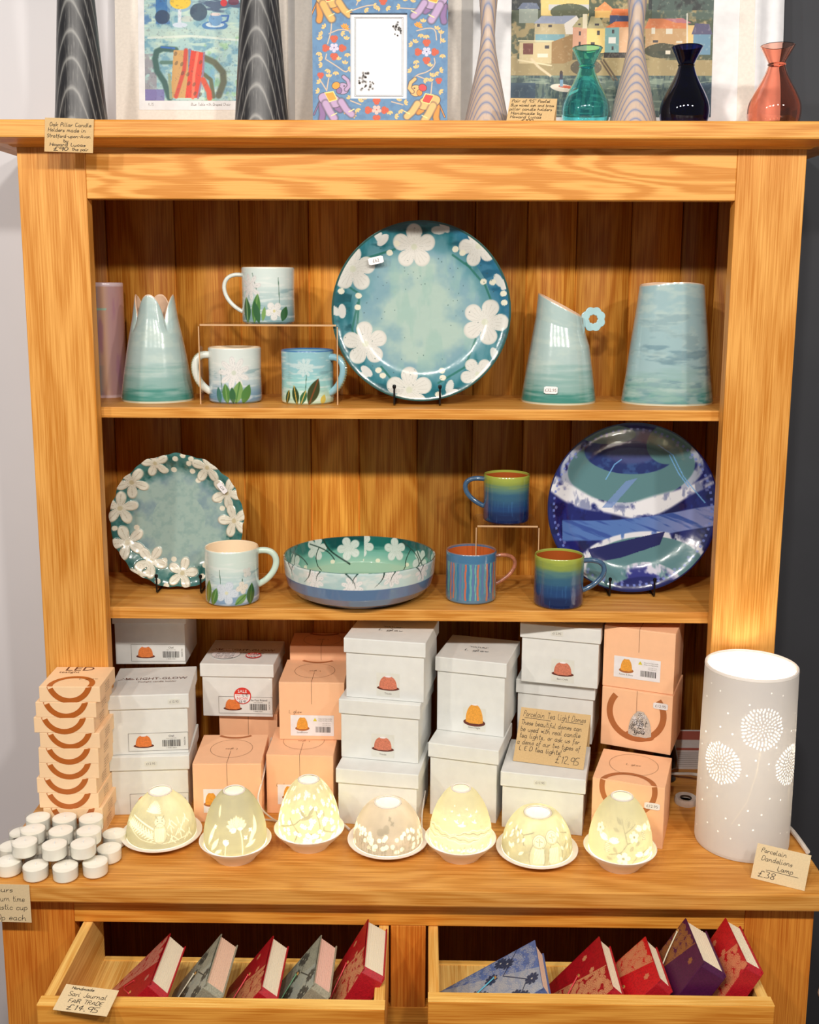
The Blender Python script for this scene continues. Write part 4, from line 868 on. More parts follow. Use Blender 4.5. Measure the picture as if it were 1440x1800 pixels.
def mk2(X, Y):
    m = np.zeros(X.shape)
    for cx, cy, R_, a in FL2:
        dx = X - cx; dy = Y - cy; r = np.hypot(dx, dy) / R_; th = np.arctan2(dy, dx) - a; rb = .28 + .72 * np.abs(np.cos(2.5 * th)) ** .75; m = np.maximum(m, ss(rb - r, 0, .12))
    return m
def f_pl2(X, Y, RR):
    r = np.hypot(X, Y); n = fbm(X * 5 + 30, Y * 5 + 30); n2 = fbm(X * 16 + 30, Y * 16 + 5)
    C = np.ones(X.shape + (3,)) * np.array([160, 184, 176.]); C = mixc(C, (134, 164, 160), ss(n2, .4, .8) * .6); C = mixc(C, (120, 146, 160), ss(n, .4, .8) * .7 * (r > .4)); C = mixc(C, (66, 120, 116), ss(r + (n - .5) * .3, .66, .86)); C = mixc(C, (34, 96, 92), ss(fbm(X * 9 + 5, Y * 9), .45, .65) * (r > .76))
    for cx, cy, R_, a in FL2: C = flower(C, X, Y, cx, cy, R_, 5, a, (240, 234, 216), (140, 126, 100), .75, (206, 196, 160), .08, 3, .28)
    for cx, cy in ((-.02, .93), (.10, .98), (.22, .93), (-.18, .75), (-.06, .76), (.18, .86), (.22, .74), (.30, .60), (-.66, .20), (-.76, -.02), (-.94, -.12), (-.64, -.12), (.62, .30), (.66, .18), (-.22, -.62), (-.08, -.60), (.37, -.84), (-.3, -.92), (-.17, -.98), (.4, -.68)): C = ell(C, X, Y, cx, cy, .045, .042, (232, 226, 206))
    return C
t, T = plate('scalloped teal plate with raised cream blossoms around the rim', -.4235, .150, S2, .1215, .10, f_pl2, scallop=lambda TH: 1 + .012 * np.sin(TH * 13) + .006 * np.sin(TH * 29), relief=lambda X, Y, RR: .0022 * mk2(X, Y), depth=.018, n=260)
sticker(t, '£28', T @ Matrix.Translation((.083, .182, .0165)) @ Matrix.Rotation(-.9, 4, 'Z'), .022, .010)
stand('black wire plate stand holding the scalloped blossom plate', -.4170, .148, S2, .1215, .10, .080)
def f_pl3(X, Y, RR):
    r = np.hypot(X, Y); n = fbm(X * 7 + 30, Y * 7 + 30); n2 = fbm(X * 14 + 3, Y * 6 + 3); n3 = fbm(X * 3 + 3, Y * 22 + X * 8)
    C = np.ones(X.shape + (3,)) * np.array([26, 34, 108.]); C = mixc(C, (16, 20, 70), ss(n, .45, .65) * .8); C = mixc(C, (40, 60, 150), ss(n2, .58, .74) * .5)
    E = lambda cx, cy, rx, ry, a=0: 1 - np.hypot(((X - cx) * cos(a) + (Y - cy) * sin(a)) / rx, (-(X - cx) * sin(a) + (Y - cy) * cos(a)) / ry)
    tl = (92, 134, 140)
    e0 = E(-.02, .46, .76, .42, .06); C = mixc(C, (176, 186, 206), ss(e0, -.10, -.04) * ss(-e0, -.06, .02) * .0 + ss(e0, -.13, -.08) * ss(n2, .35, .6)); C = mixc(C, tl, ss(e0, 0, .03)); e1 = E(-.03, .66, .56, .28, -.05); C = mixc(C, (52, 82, 140), ss(e1, 0, .04)); C = mixc(C, (34, 50, 110), ss(e1, 0, .04) * ss(n, .45, .6)); C = mixc(C, (80, 80, 130), ss(E(0, .66, .38, .18), 0, .3) * .7)
    C = mixc(C, (98, 136, 140), ss(E(-.30, .86, .34, .12), 0, .08)); C = mixc(C, (86, 130, 136), ss(E(.42, .76, .26, .26, -.8), 0, .05) * (r < 1))
    y1 = -.06 - .10 * X + .34 * (X + .1) ** 2 + .16 * np.clip(X, 0, 1); d = Y - y1; wv = .115 + .03 * np.sin(X * 6)
    C = mixc(C, (236, 238, 244), ss(wv - np.abs(d), 0, .05) * ss(n + .16, .35, .6)); C = mixc(C, (120, 130, 170), ss(wv - np.abs(d), 0, .05) * ss(n2, .56, .7) * .8)
    C = tri(C, X, Y, [(-.34, -.02), (-.22, -.02), (.08, .34), (-.06, .30)], (120, 150, 206), .8)
    y2 = -.27 + .10 * X + .1 * X * X; d2 = Y - y2; m2 = ss(.13 - np.abs(d2), 0, .02) * (X > -.82); C = mixc(C, (84, 120, 186), m2); C = mixc(C, (150, 150, 196), m2 * ss(X, -.1, .9) * .8); C = mixc(C, (56, 84, 160), m2 * ss(n3, .5, .7))
    e2 = E(.16, -.72, .82, .42, .08); C = mixc(C, (226, 228, 236), ss(e2, -.02, .03) * ss(n2, .25, .5)); C = mixc(C, tl, ss(e2, .13, .17)); e3 = E(.20, -.92, .42, .26); C = mixc(C, (208, 208, 226), ss(e3, 0, .06) * ss(n2, .3, .55)); C = mixc(C, (46, 50, 130), ss(e3, .1, .3) * ss(n, .46, .6)); C = mixc(C, (26, 30, 100), ss(E(.22, -1.02, .5, .2), 0, .1))
    C = tri(C, X, Y, [(-.5, -.52), (.42, -.30), (.36, -.46), (-.1, -.62), (-.42, -.68)], (28, 30, 92), .95)
    th = np.arctan2(Y, X); k = np.abs(((th * 40 / pi) % 1) - .5) < .2; C = mixc(C, (120, 140, 220), (k & (np.abs(r - .93) < .012)) * .8)
    for k_ in range(26): a = k_ * .242; C = ell(C, X, Y, .90 * cos(a), .90 * sin(a), .02, .018, (150, 160, 220), 0, .55)
    for pts in ([(.30, .74), (.48, .62), (.62, .36), (.86, .06)], [(.44, .62), (.56, .40), (.68, .24)], [(-.30, .32), (-.2, .5), (-.12, .56)]): C = seg(C, X, Y, pts, .006, (120, 180, 236))
    return mixc(C, (20, 26, 80), (r > .99) * 1.0)
t, T = plate('large navy blue and white swirled platter on the lower shelf at the right', .4020, .150, S2, .1525, .09, f_pl3, depth=.026, cat='platter', name='display_platter', n=300, yaw=0)
stand('black wire plate stand holding the navy swirled platter', .4020, .150, S2, .1525, .09, .080, yaw=0)

# ---- lower shelf pots
mug('white lily mug in front of the scalloped plate, handle to the right', -.3130, .080, S2, .0475, .0985, 8,
    sky_mug([(-.002, .026, .022, 5, 1.2, (214, 222, 232), (140, 160, 180), .6, (220, 220, 190)), (.026, .034, .012, 4, .2, (236, 228, 214), (170, 160, 150), .6), (.036, .060, .010, 4, .9, (222, 222, 216), (170, 170, 160), .6)],
            [(-.046, .0, -.038, .046, .010, G1, G3), (-.032, .0, -.020, .034, .008, G1, G3), (.012, .004, .034, .022, .007, G3, G1), (.040, .0, .046, .04, .010, G2, G1)], top=(214, 230, 222), mid=(188, 212, 214), low=(134, 162, 192), stems=[[(-.012, .034), (-.014, .066)], [(.026, .03), (.026, .05)]], H=.0985, inner=(250, 226, 192)), plain('pale_green_glaze', (206, 226, 210), .25, coat=.6), out=.033, hr=.0058, flat=.7, hz=(.90, .28))
def f_bowl(ph, s, z, ins):
    s = ph * .13; n = fbm(s * 60 + 40, z * 160 + 3); n2 = fbm(s * 20 + 9, z * 40)
    C = np.ones(s.shape + (3,)) * np.array([196, 218, 216.]); C = mixc(C, (222, 228, 224), ss(n, .45, .65) * .8); C = mixc(C, (160, 196, 198), ss(n2, .5, .65) * .6)
    I = np.ones(s.shape + (3,)) * np.array([158, 198, 174.]); I = mixc(I, (110, 172, 156), ss(z, .022, .045)); I = mixc(I, (26, 104, 98), ss(z + (n - .5) * .01, .046, .060)); I = mixc(I, (14, 76, 76), ss(n2, .5, .65) * (z > .05))
    for k in range(13):
        cx = -.40 + k * .066; cy = .046 + .010 * sin(k * 2.3); C = flower(C, s, z, cx, .060 + .009 * sin(k * 1.9), .020, 8, k, (236, 234, 232), (140, 134, 136), .6, None, .12, 3, .4); I = flower(I, s, z, cx + .02, cy + .006, .024, 5, k * .7, (214, 222, 216), (160, 170, 160), .5, None, .1, 3, .4); I = ell(I, s, z, cx - .012, .030, .005, .004, (226, 226, 200))
    dk = (28, 60, 50)
    for k in range(11):
        cx = -.33 + k * .063; sg = (1 if k % 2 else -1); arcp = lambda x0, z0, x1, z1, b: [(x0 + (x1 - x0) * t + b * sin(pi * t), z0 + (z1 - z0) * t) for t in np.linspace(0, 1, 8)]
        C = seg(C, s, z, arcp(cx, .075, cx + .016 * sg, .050, .004), .0013, dk, 1, True); C = seg(C, s, z, arcp(cx + .02, .075, cx + .012, .056, -.003), .0011, dk, 1, True); I = seg(I, s, z, arcp(cx, .075, cx + .05 * sg, .024, .01), .0016, dk); I = seg(I, s, z, arcp(cx + .03, .070, cx - .02, .034, -.01), .0012, dk); I = seg(I, s, z, arcp(cx + .01, .060, cx + .016, .02, .006), .0010, dk)
    C = mixc(C, (92, 124, 164), ss(.046 - z, 0, .0006)); C = mixc(C, (34, 46, 84), (z < .004) * 1.0); C = mixc(C, dk, (np.abs(z - .0745) < .0006) * .8)
    return C * (1 - ins[..., None]) + I * ins[..., None]
t = thing('serving_bowl', 'large round blossom bowl with blue foot and teal inside', 'bowl', (-.0895, .1235, S2))
pot('body', t, [(0, .002), (.088, .002), (.092, 0), (.100, .003), (.118, .012), (.130, .0255), (.1350, .045), (.1372, .072), (.1365, .0755), (.1345, .0745), (.1320, .046), (.126, .026), (.108, .012), (.08, .008), (0, .008)], 8, f_bowl, M['gloss'], .0012, 960)
def f_drip(ph, s, z, ins):
    n = fbm(s * 260 + 40, z * 6 + 3); C = np.ones(s.shape + (3,)) * np.array([86, 130, 160.])
    pal = [(92, 150, 160), (70, 80, 150), (206, 106, 70), (104, 120, 170), (110, 176, 170), (60, 120, 160), (196, 120, 90), (120, 190, 180)]
    rng = random.Random(4)
    for k in range(64):
        cx = -.142 + k * .00448 + rng.uniform(-.001, .001); c = pal[rng.randrange(8)]; w = rng.uniform(.0008, .0020); bot = rng.choice([.006, .010, .02, .008])
        C = mixc(C, c, ss(w - np.abs(s - cx + .0006 * np.sin(z * 200 + k)), -.0002, .0003) * (z < .074) * (z > bot))
    C = mixc(C, (70, 120, 160), ss(z, .074, .076)); C = mixc(C, (170, 110, 80), (z > .0885) * .7); C = mixc(C, (80, 120, 160), (z < .004) * 1.)
    return mixc(C, (196, 98, 46), ins * (z < .087))
mug('blue mug with vertical dripping coloured glaze stripes and an orange inside', .1110, .102, S2, .0452, .0905, 14, f_drip, plain('drip_handle_glaze', (176, 110, 84), .25, coat=.8, amt=.35, scale=120), out=.040, hr=.0036, hz=(.84, .26))
def f_lime(seed, H):
    def fn(ph, s, z, ins):
        n = fbm(s * 26 + seed, z * 240); t = z / H + (n - .5) * .12
        C = np.ones(s.shape + (3,)) * np.array([18, 38, 84.]); C = mixc(C, (30, 66, 116), ss(t, .18, .32)); C = mixc(C, (52, 96, 124), ss(t, .34, .55)); C = mixc(C, (84, 124, 122), ss(t, .58, .74)); C = mixc(C, (142, 158, 72), ss(t, .72, .86)); C = mixc(C, (164, 176, 74), ss(t, .86, .95)); C = mixc(C, (60, 110, 160), ss(fbm(s * 500, z * 30), .62, .75) * .4 * (t < .5))
        return mixc(C, (168, 84, 36), ins * (z < H - .004))
    return fn
navyh = plain('slate_blue_glaze', (66, 98, 130), .2, coat=.9, amt=.2, scale=90)
mug('lime green rimmed blue mug standing on the small acrylic riser', .1760, .162, S2 + .1302, .0420, .0865, 176, f_lime(4, .0865), navyh, out=.036, hr=.0046, hz=(.88, .30))
mug('lime green rimmed blue mug on the shelf in front of the navy platter', .2640, .0745, S2, .0435, .0900, 4, f_lime(31, .0900), navyh, out=.040, hr=.0046, hz=(.86, .26))

scale_with_hutch()
# ================================================================== BOXES OF PORCELAIN DOMES
def boxroot(name, label, cat, x, y, z, rot, group=None): return thing(name, label, cat, (x, y, z), rot=(0, 0, radians(rot)), group=group)
def dome_art(q, cx, cy, w, T, mi_dome, mi_base, z=.0004, egg=False, mi_top=None):
    """little printed picture of a lit dome on its dish"""
    h = w * (1.0 if egg else .62); n = 24
    q.add([(cx + w * .60 * cos(a), cy + w * .10 * sin(a) * (2.2 if egg else 1.3), z) for a in np.linspace(0, 2 * pi, n, endpoint=False)], [tuple(range(n))], mi_base, T)
    pts = [(cx - w * .47, cy + w * .02)] 
    for k in range(n + 1):
        a = pi - pi * k / n; pts.append((cx + w * .47 * (cos(a) if egg else math.copysign(abs(cos(a)) ** .75, cos(a))), cy + w * .04 + h * max(sin(a), 0) ** .9))
    pts.append((cx + w * .47, cy + w * .02)); pts.append((cx + w * .25, cy - w * .06)); pts.append((cx - w * .25, cy - w * .06))
    q.add([(a, b_, z + .0002) for a, b_ in pts], [tuple(range(len(pts)))], mi_dome, T)
    q.add([(cx + w * .17 * cos(a), cy + w * .04 + h * .97 + w * .05 * sin(a), z + .0004) for a in np.linspace(0, 2 * pi, 12, endpoint=False)], [tuple(range(12))], 1 if mi_top is None else mi_top, T)
def barcode(q, x, y, w, h, T, mi, z=.0004):
    r_ = random.Random(int(abs(x) * 1e5) + 3); c = x
    while c < x + w:
        b_ = r_.choice([.0004, .0007, .0011]) * w / .022; q.add([(c, y, z), (min(c + b_, x + w), y, z), (min(c + b_, x + w), y + h, z), (c, y + h, z)], [(0, 1, 2, 3)], mi, T); c += b_ + r_.choice([.0005, .0008]) * w / .022
def outline(q, x0, y0, x1, y1, t, T, mi, z=.0004):
    for a, b_, c, d in ((x0, y0, x1, y0 + t), (x0, y1 - t, x1, y1), (x0, y0, x0 + t, y1), (x1 - t, y0, x1, y1)): q.add([(a, b_, z), (c, b_, z), (c, d, z), (a, d, z)], [(0, 1, 2, 3)], mi, T)
def rectp(q, x0, y0, x1, y1, T, mi, z=.0003): q.add([(x0, y0, z), (x1, y0, z), (x1, y1, z), (x0, y1, z)], [(0, 1, 2, 3)], mi, T)
LM = lambda: [M['greylabel'], M['lblwhite'], M['ink'], M['orange'], M['darkbase'], M['pinkdome'], M['amber'], M['ink_soft'], M['yellow'], M['red']]
def greybox(label, x, y, z, rot, w, d, h, kind, name='', lid=.027, stick=None, toptext=None, group='pale grey gift boxes', art=5):
    """x,y = front left corner of the lid, z = bottom"""
    t = boxroot('lidded_gift_box', label, 'gift box', x, y, z, rot, group)
    e = .0035
    m_ = MB(); m_.box((e, e, 0), (w - e, d - e, h - .002)); m_.build('box_body', M['greybox'], t, bevel=.001)
    m_ = MB(); m_.box((0, 0, h - lid), (w, d, h)); m_.build('lid', M['greybox'], t, bevel=.0015)
    q = MB(); F = Matrix.Translation((0, e - .0001, 0)) @ FRONT
    if kind == 'frame':
        x0, x1, y0, y1 = w * .24, w * .975, .006, .040
        outline(q, x0, y0, x1, y1, .0006, F, 7); dome_art(q, x0 + .027, y0 + .010, .030, F, 3, 4); ptext(q, name, x0 + .076, y0 + .0255, .0056, F, 2); ptext(q, 'tealight candle holder', x0 + .076, y0 + .0225, .0021, F, 7); barcode(q, x0 + .060, y0 + .0075, .032, .0125, F, 2); ptext(q, '5 704781 332011', x0 + .076, y0 + .0040, .0026, F, 7)
        ptext(q, 'MADE IN', 0, 0, .004, F @ Matrix.Translation((x1 - .005, y0 + .017, 0)) @ Matrix.Rotation(pi / 2, 4, 'Z'), 7)
    elif kind == 'pic':
        x0 = w * .40; rectp(q, x0, .006, x0 + .042, .050, F, 0, .0002); dome_art(q, x0 + .021, .022, .034, F, art, 4, egg=(art == 6)); ptext(q, name, x0 + .021, .0105, .0048, F, 7)
    if q.v: q.build('printed_label', LM(), t)
    if stick: sticker(t, stick[2], onfront(stick[0] * w, -.0002, h - lid / 2 + stick[1], 0), .022, .0095, 'greylabel')
    if toptext:
        q = MB(); TT = Matrix.Translation((w / 2, d / 2, h + .0002))
        if toptext == 'light-glow':
            ptext(q, 'LIGHT-GLOW', .014, .004, .0150, TT, 0); ptext(q, 'Tealight candle holder', .008, -.009, .0078, TT, 0)
            for a in np.linspace(.2, pi - .2, 7): q.add([(-.050, .005, 0), (-.050 + cos(a) * .014 - .002 * sin(a), .005 + sin(a) * .010 + .001, 0), (-.050 + cos(a) * .016, .005 + sin(a) * .012, 0), (-.050 + cos(a) * .014 + .002 * sin(a), .005 + sin(a) * .010 - .001, 0)], [(0, 1, 2, 3)], 0, TT)
        elif toptext == 'nature':
            ptext(q, '"NATURE"', .0, .002, .0080, TT, 0); ptext(q, 'by', .0, -.006, .0040, TT, 0); fline(q, 'l. glow', 0, -.017, .0085, .045, .0008, TT)
        q.build('lid_print', M['ink'] if toptext == 'nature' else M['brownink'], t)
    return t
def peachbox(label, x, y, z, rot, w, d, h, side, lbl=None, stick=None, group='peach gift boxes', led=False):
    t = boxroot('peach_gift_box', label, 'gift box', x, y, z, rot, group); pm = M['peach']; rm = M['ring']
    m_ = MB(); m_.box((0, 0, 0), (w, d, h - .0012)); m_.build('box_body', pm, t, bevel=.001)
    m_ = MB(); m_.box((.0004, .0004, h - .0012), (w - .0004, d - .0004, h)); m_.build('top_flap', pm, t)
    q = MB(); F = FRONT.copy(); TT = Matrix.Translation((0, 0, h + .0002))
    def arc(cx, cy, r0, r1, a0, a1, T, mi=0, n=40, z=.0003):
        for k in range(n):
            a, b_ = a0 + (a1 - a0) * k / n, a0 + (a1 - a0) * (k + 1) / n
            q.add([(cx + r0 * cos(a), cy + r0 * sin(a), z), (cx + r1 * cos(a), cy + r1 * sin(a), z), (cx + r1 * cos(b_), cy + r1 * sin(b_), z), (cx + r0 * cos(b_), cy + r0 * sin(b_), z)], [(0, 1, 2, 3)], mi, T)
    if side == 'script':
        arc(w / 2, d + .030, .042, .048, pi + .88, 2 * pi - .88, TT); arc(w / 2, d * .50, .0375, .0380, 0, 2 * pi, TT, 1, 60)
        fline(q, 'l. glow', w / 2, d * .50, .006, .022, .0005, TT @ Matrix.Translation((w / 2, d * .5, 0)) @ Matrix.Rotation(pi, 4, 'Z') @ Matrix.Translation((-w / 2, -d * .5, 0)), mi=1)
        rectp(q, w / 2 - .0003, .0, w / 2 + .0003, d * .42, TT, 1); rectp(q, w / 2 - .0003, h * .62, w / 2 + .0003, h, F, 1); fline(q, 'l. glow', w * .25, h * .46, .0065, .024, .0005, F, mi=1)
    elif side == 'ring':
        arc(w * .5, h * .62, .0430, .0540, pi - .66, 2 * pi + .66, F); 
        rectp(q, w / 2 - .0003, h * .62, w / 2 + .0003, h, F, 1)
    elif side == 'wrapring':
        R0, R1 = .0400, .0490; cy = -.012     # circle folded over the front top edge
        arc(w / 2, h + cy, R0, R1, pi, 2 * pi, F); arc(w / 2, h + cy, R0, R1, 0, .24, F, n=6); arc(w / 2, h + cy, R0, R1, pi - .24, pi, F, n=6)
        k0 = math.asin(-cy / R1)
        for k in range(30):
            a, b_ = k0 + (pi - 2 * k0) * k / 30, k0 + (pi - 2 * k0) * (k + 1) / 30
            q.add([(w / 2 + R0 * cos(a), max(R0 * sin(a) + cy, 0), .0003), (w / 2 + R1 * cos(a), max(R1 * sin(a) + cy, 0), .0003), (w / 2 + R1 * cos(b_), max(R1 * sin(b_) + cy, 0), .0003), (w / 2 + R0 * cos(b_), max(R0 * sin(b_) + cy, 0), .0003)], [(0, 1, 2, 3)], 0, TT)
        arc(w / 2, d * .58, .042, .0425, 0, 2 * pi, TT, 1, 60); fline(q, 'l. glow', w / 2, d * .55, .006, .026, .0005, TT, mi=1)
    q.build_by_material(['printed_ring', 'printed_script'], [rm, M['brownink'], M['clay'], M['ring'], M['ink']], t)
    if lbl:
        q = MB(); lx, ly, lw_, lh_, kind, tx = lbl; FF = Matrix.Translation((lx, -.0003, ly)) @ FRONT
        m2 = [M['lblwhite'], M['lblwhite'], M['ink'], M['orange'], M['ring'], M['pinkdome'], M['amber'], M['ink_soft'], M['yellow'], M['clay']]
        if kind == 'sticker':
            rectp(q, 0, 0, lw_, lh_, FF, 0, .0002); dome_art(q, lw_ * .27, lh_ * .36, .022, FF, 6, 4, egg=True); ptext(q, tx, lw_ * .27, .0050, .0046, FF, 7)
            q.add([(lw_ * .52, lh_ * .72, .0004), (lw_ * .61, lh_ * .72, .0004), (lw_ * .565, lh_ * .88, .0004)], [(0, 1, 2)], 8, FF)
            for k in range(2): ptext(q, 'Keep burning candle', lw_ * .80, lh_ * (.81 - .09 * k), .0030, FF, 7)
            for k in range(2): ptext(q, 'within sight always', lw_ * .83, lh_ * (.60 - .08 * k), .0021, FF, 7)
            barcode(q, lw_ * .58, lh_ * .17, lw_ * .34, lh_ * .28, FF, 2); q.build('barcode_label', m2, t)
        else:
            dome_art(q, 0, 0, .044, FF, 9, 4, z=.0006, egg=True, mi_top=9)
            r_ = random.Random(2)
            for k in range(26):
                a = r_.uniform(.15, pi - .15); rr_ = r_.uniform(.3, .9); fx, fy = .0195 * cos(a) * rr_, .004 + .040 * sin(a) * rr_
                for j in range(5): b0 = j * 1.257 + k; q.add([(fx, fy, .0010), (fx + .0036 * cos(b0 - .3), fy + .0036 * sin(b0 - .3), .0010), (fx + .0042 * cos(b0), fy + .0042 * sin(b0), .0010), (fx + .0036 * cos(b0 + .3), fy + .0036 * sin(b0 + .3), .0010)], [(0, 1, 2, 3)], 1 if k % 2 else 7, FF)
            fline(q, 'Just', .0, .019, .0105, .026, .0009, FF @ Matrix.Translation((0, 0, .0009)), mi=2, slant=.3); fline(q, 'for', .0, .0135, .0042, .008, .0006, FF @ Matrix.Translation((0, 0, .0009)), mi=2); fline(q, 'you', .0, .004, .0090, .020, .0009, FF @ Matrix.Translation((0, 0, .0009)), mi=2, slant=.3); q.build('dome_picture', m2, t)
    if stick: sticker(t, stick[2], onfront(stick[0], -.0008, stick[1], 0), .026, .0115, 'lblwhite')
    return t
GB = 'pale grey gift boxes'
# column behind the orange box stack
greybox('grey lidded gift box, lowest in the leftmost grey column', -.533, .030, .0, 5, .142, .140, .1125, 'frame', 'Owl', stick=(.52, 0, '£12.95'))
greybox('grey lidded gift box with owl label, second from the bottom of the leftmost grey column', -.5335, .034, .1130, 6, .144, .140, .1130, 'frame', 'Owl', stick=(.82, 0, '£12.95'), toptext='light-glow')
greybox('grey lidded gift box with owl label right under the shelf at the far left', -.5640, .188, .2270, 1.5, .1400, .125, .1050, 'frame', 'Owl', lid=.024)
# sale box on a peach box behind
peachbox('peach gift box in shadow below the sale box at the back', -.366, .192, .0, 1, .112, .118, .128, 'script')
t = greybox('grey lidded gift box with red sale stickers', -.3975, .178, .1290, -1.5, .1410, .138, .1060, 'frame', 'The Fox Friend', lid=.026, toptext='light-glow')
def sale(parent, T, r=.0165):
    q = MB(); n = 40
    q.add([(r * cos(a), r * sin(a), .0004) for a in np.linspace(0, 2 * pi, n, endpoint=False)], [tuple(range(n))], 0); q.add([(r * cos(a), r * sin(a), -.0002) for a in np.linspace(0, 2 * pi, n, endpoint=False)] + [(r * cos(a), r * sin(a), .0004) for a in np.linspace(0, 2 * pi, n, endpoint=False)], [(k, (k + 1) % n, n + (k + 1) % n, n + k) for k in range(n)], 0)
    pts = [(r * .9 * cos(a), r * .9 * sin(a)) for a in np.linspace(pi - .22, 2 * pi + .22, 30)]; q.add([(a, b_, .0006) for a, b_ in pts], [tuple(range(len(pts)))], 1)
    I = Matrix.Identity(4); ptext(q, 'SALE', 0, r * .38, r * .52, I, 1, .0008); ptext(q, 'WAS', -r * .5, -r * .02, r * .24, I, 0, .0008); fline(q, '12.95', r * .3, -r * .05, r * .32, r * .8, .0006, I, mi=2, z=.0008); ptext(q, 'NOW', 0, -r * .48, r * .5, I, 0, .0008); fline(q, '£8.95', 0, -r * .84, r * .28, r * .9, .0006, I, mi=2, z=.0008)
    q.build('sale_sticker', [M['red'], M['lblwhite'], M['ink']], parent, T=T)
sale(t, onfront(.0800, .0028, .0420)); sale(t, Matrix.Translation((.095, .044, .1084)), .0150)
q = MB(); q.add([(.040 + .027 * cos(a), .050 + .027 * sin(a), .1083) for a in np.linspace(0, 2 * pi, 30, endpoint=False)], [tuple(range(30))], 0)
for i_, tx in enumerate(('This box has', 'Some marks', 'on base so', 'half price', 'now only')): fline(q, tx, .040, .066 - i_ * .0092, .006, .036, .0006, Matrix.Translation((0, 0, .1082)), mi=1)
q.build('round_note_sticker', [M['lblwhite'], M['ink']], t)
# peach stacks
peachbox('peach gift box low in front below the sale box', -.3795, .012, .0, 2, .121, .122, .1110, 'script', lbl=(.018, .018, .05, .045, 'sticker', 'Lotus'))
peachbox('peach gift box at the bottom of the middle peach stack', -.2545, .048, .0, -1, .121, .122, .1130, 'script', lbl=(.020, .018, .078, .038, 'sticker', 'Swallow'))
peachbox('peach gift box with barcode label standing on the middle peach stack', -.2385, .112, .1135, -.5, .1205, .118, .1120, 'script', lbl=(.021, .008, .0800, .040, 'sticker', 'Sandflower'))
peachbox('peach gift box in deep shadow behind the middle peach stack', -.2330, .2340, .0, 0, .122, .080, .2520, 'script')
# tilted grey columns
greybox('grey lidded gift box, bottom of the column behind the pink lit dome', -.1265, .012, .0, -9, .1480, .140, .1050, 'pic', 'Thistle', art=5)
greybox('grey lidded gift box with pink dome picture, middle of the central column', -.1240, .055, .1055, -10.4, .1480, .140, .1110, 'pic', 'Thistle', art=5)
greybox('grey lidded gift box with pink dome picture, top of the central column', -.1150, .062, .2170, -10.4, .1480, .140, .1110, 'pic', 'Thistle', art=5, toptext='nature')
greybox('tall grey lidded gift box at the bottom right of the central column', .0360, .048, .0, -15, .1285, .130, .1390, 'pic', 'Seagull', art=6)
greybox('tall grey lidded gift box with amber dome picture and script on the lid', .0480, .102, .1395, -15.5, .1320, .130, .1410, 'pic', 'Silent Night', art=6, toptext='nature')
t3_ = greybox('grey lidded gift box carrying the tea light domes card', .1630, .005, .0, -12, .1480, .140, .1060, 'none', stick=(.47, .0, '£12.95'))
greybox('grey lidded gift box half hidden behind the tea light domes card', .2000, .152, .1065, -15, .1470, .132, .1140, 'pic', 'Barn Owls', art=5)
greybox('grey lidded gift box with barn owls picture right under the shelf', .2040, .136, .2210, -15, .1470, .140, .1130, 'pic', 'Barn Owls', art=5, stick=(.46, 0, '£12.95'))
t = peachbox('peach gift box with large copper ring, bottom of the right peach stack', .3190, -.026, .0, -18, .1220, .1220, .1120, 'wrapring', stick=(.102, .076, '£12.95'))
peachbox('peach gift box with ring and script dome picture, middle of the right peach stack', .3540, .110, .1125, -22, .1270, .1160, .1120, 'ring', lbl=(.071, .028, 0, 0, 'dome', ''), stick=(.106, .090, '£12.95'))
peachbox('peach gift box with barcode label, top of the right peach stack', .3540, .112, .2250, -21, .1270, .1160, .1140, 'script', lbl=(.020, .020, .0830, .0400, 'sticker', 'Roses & Bees'))

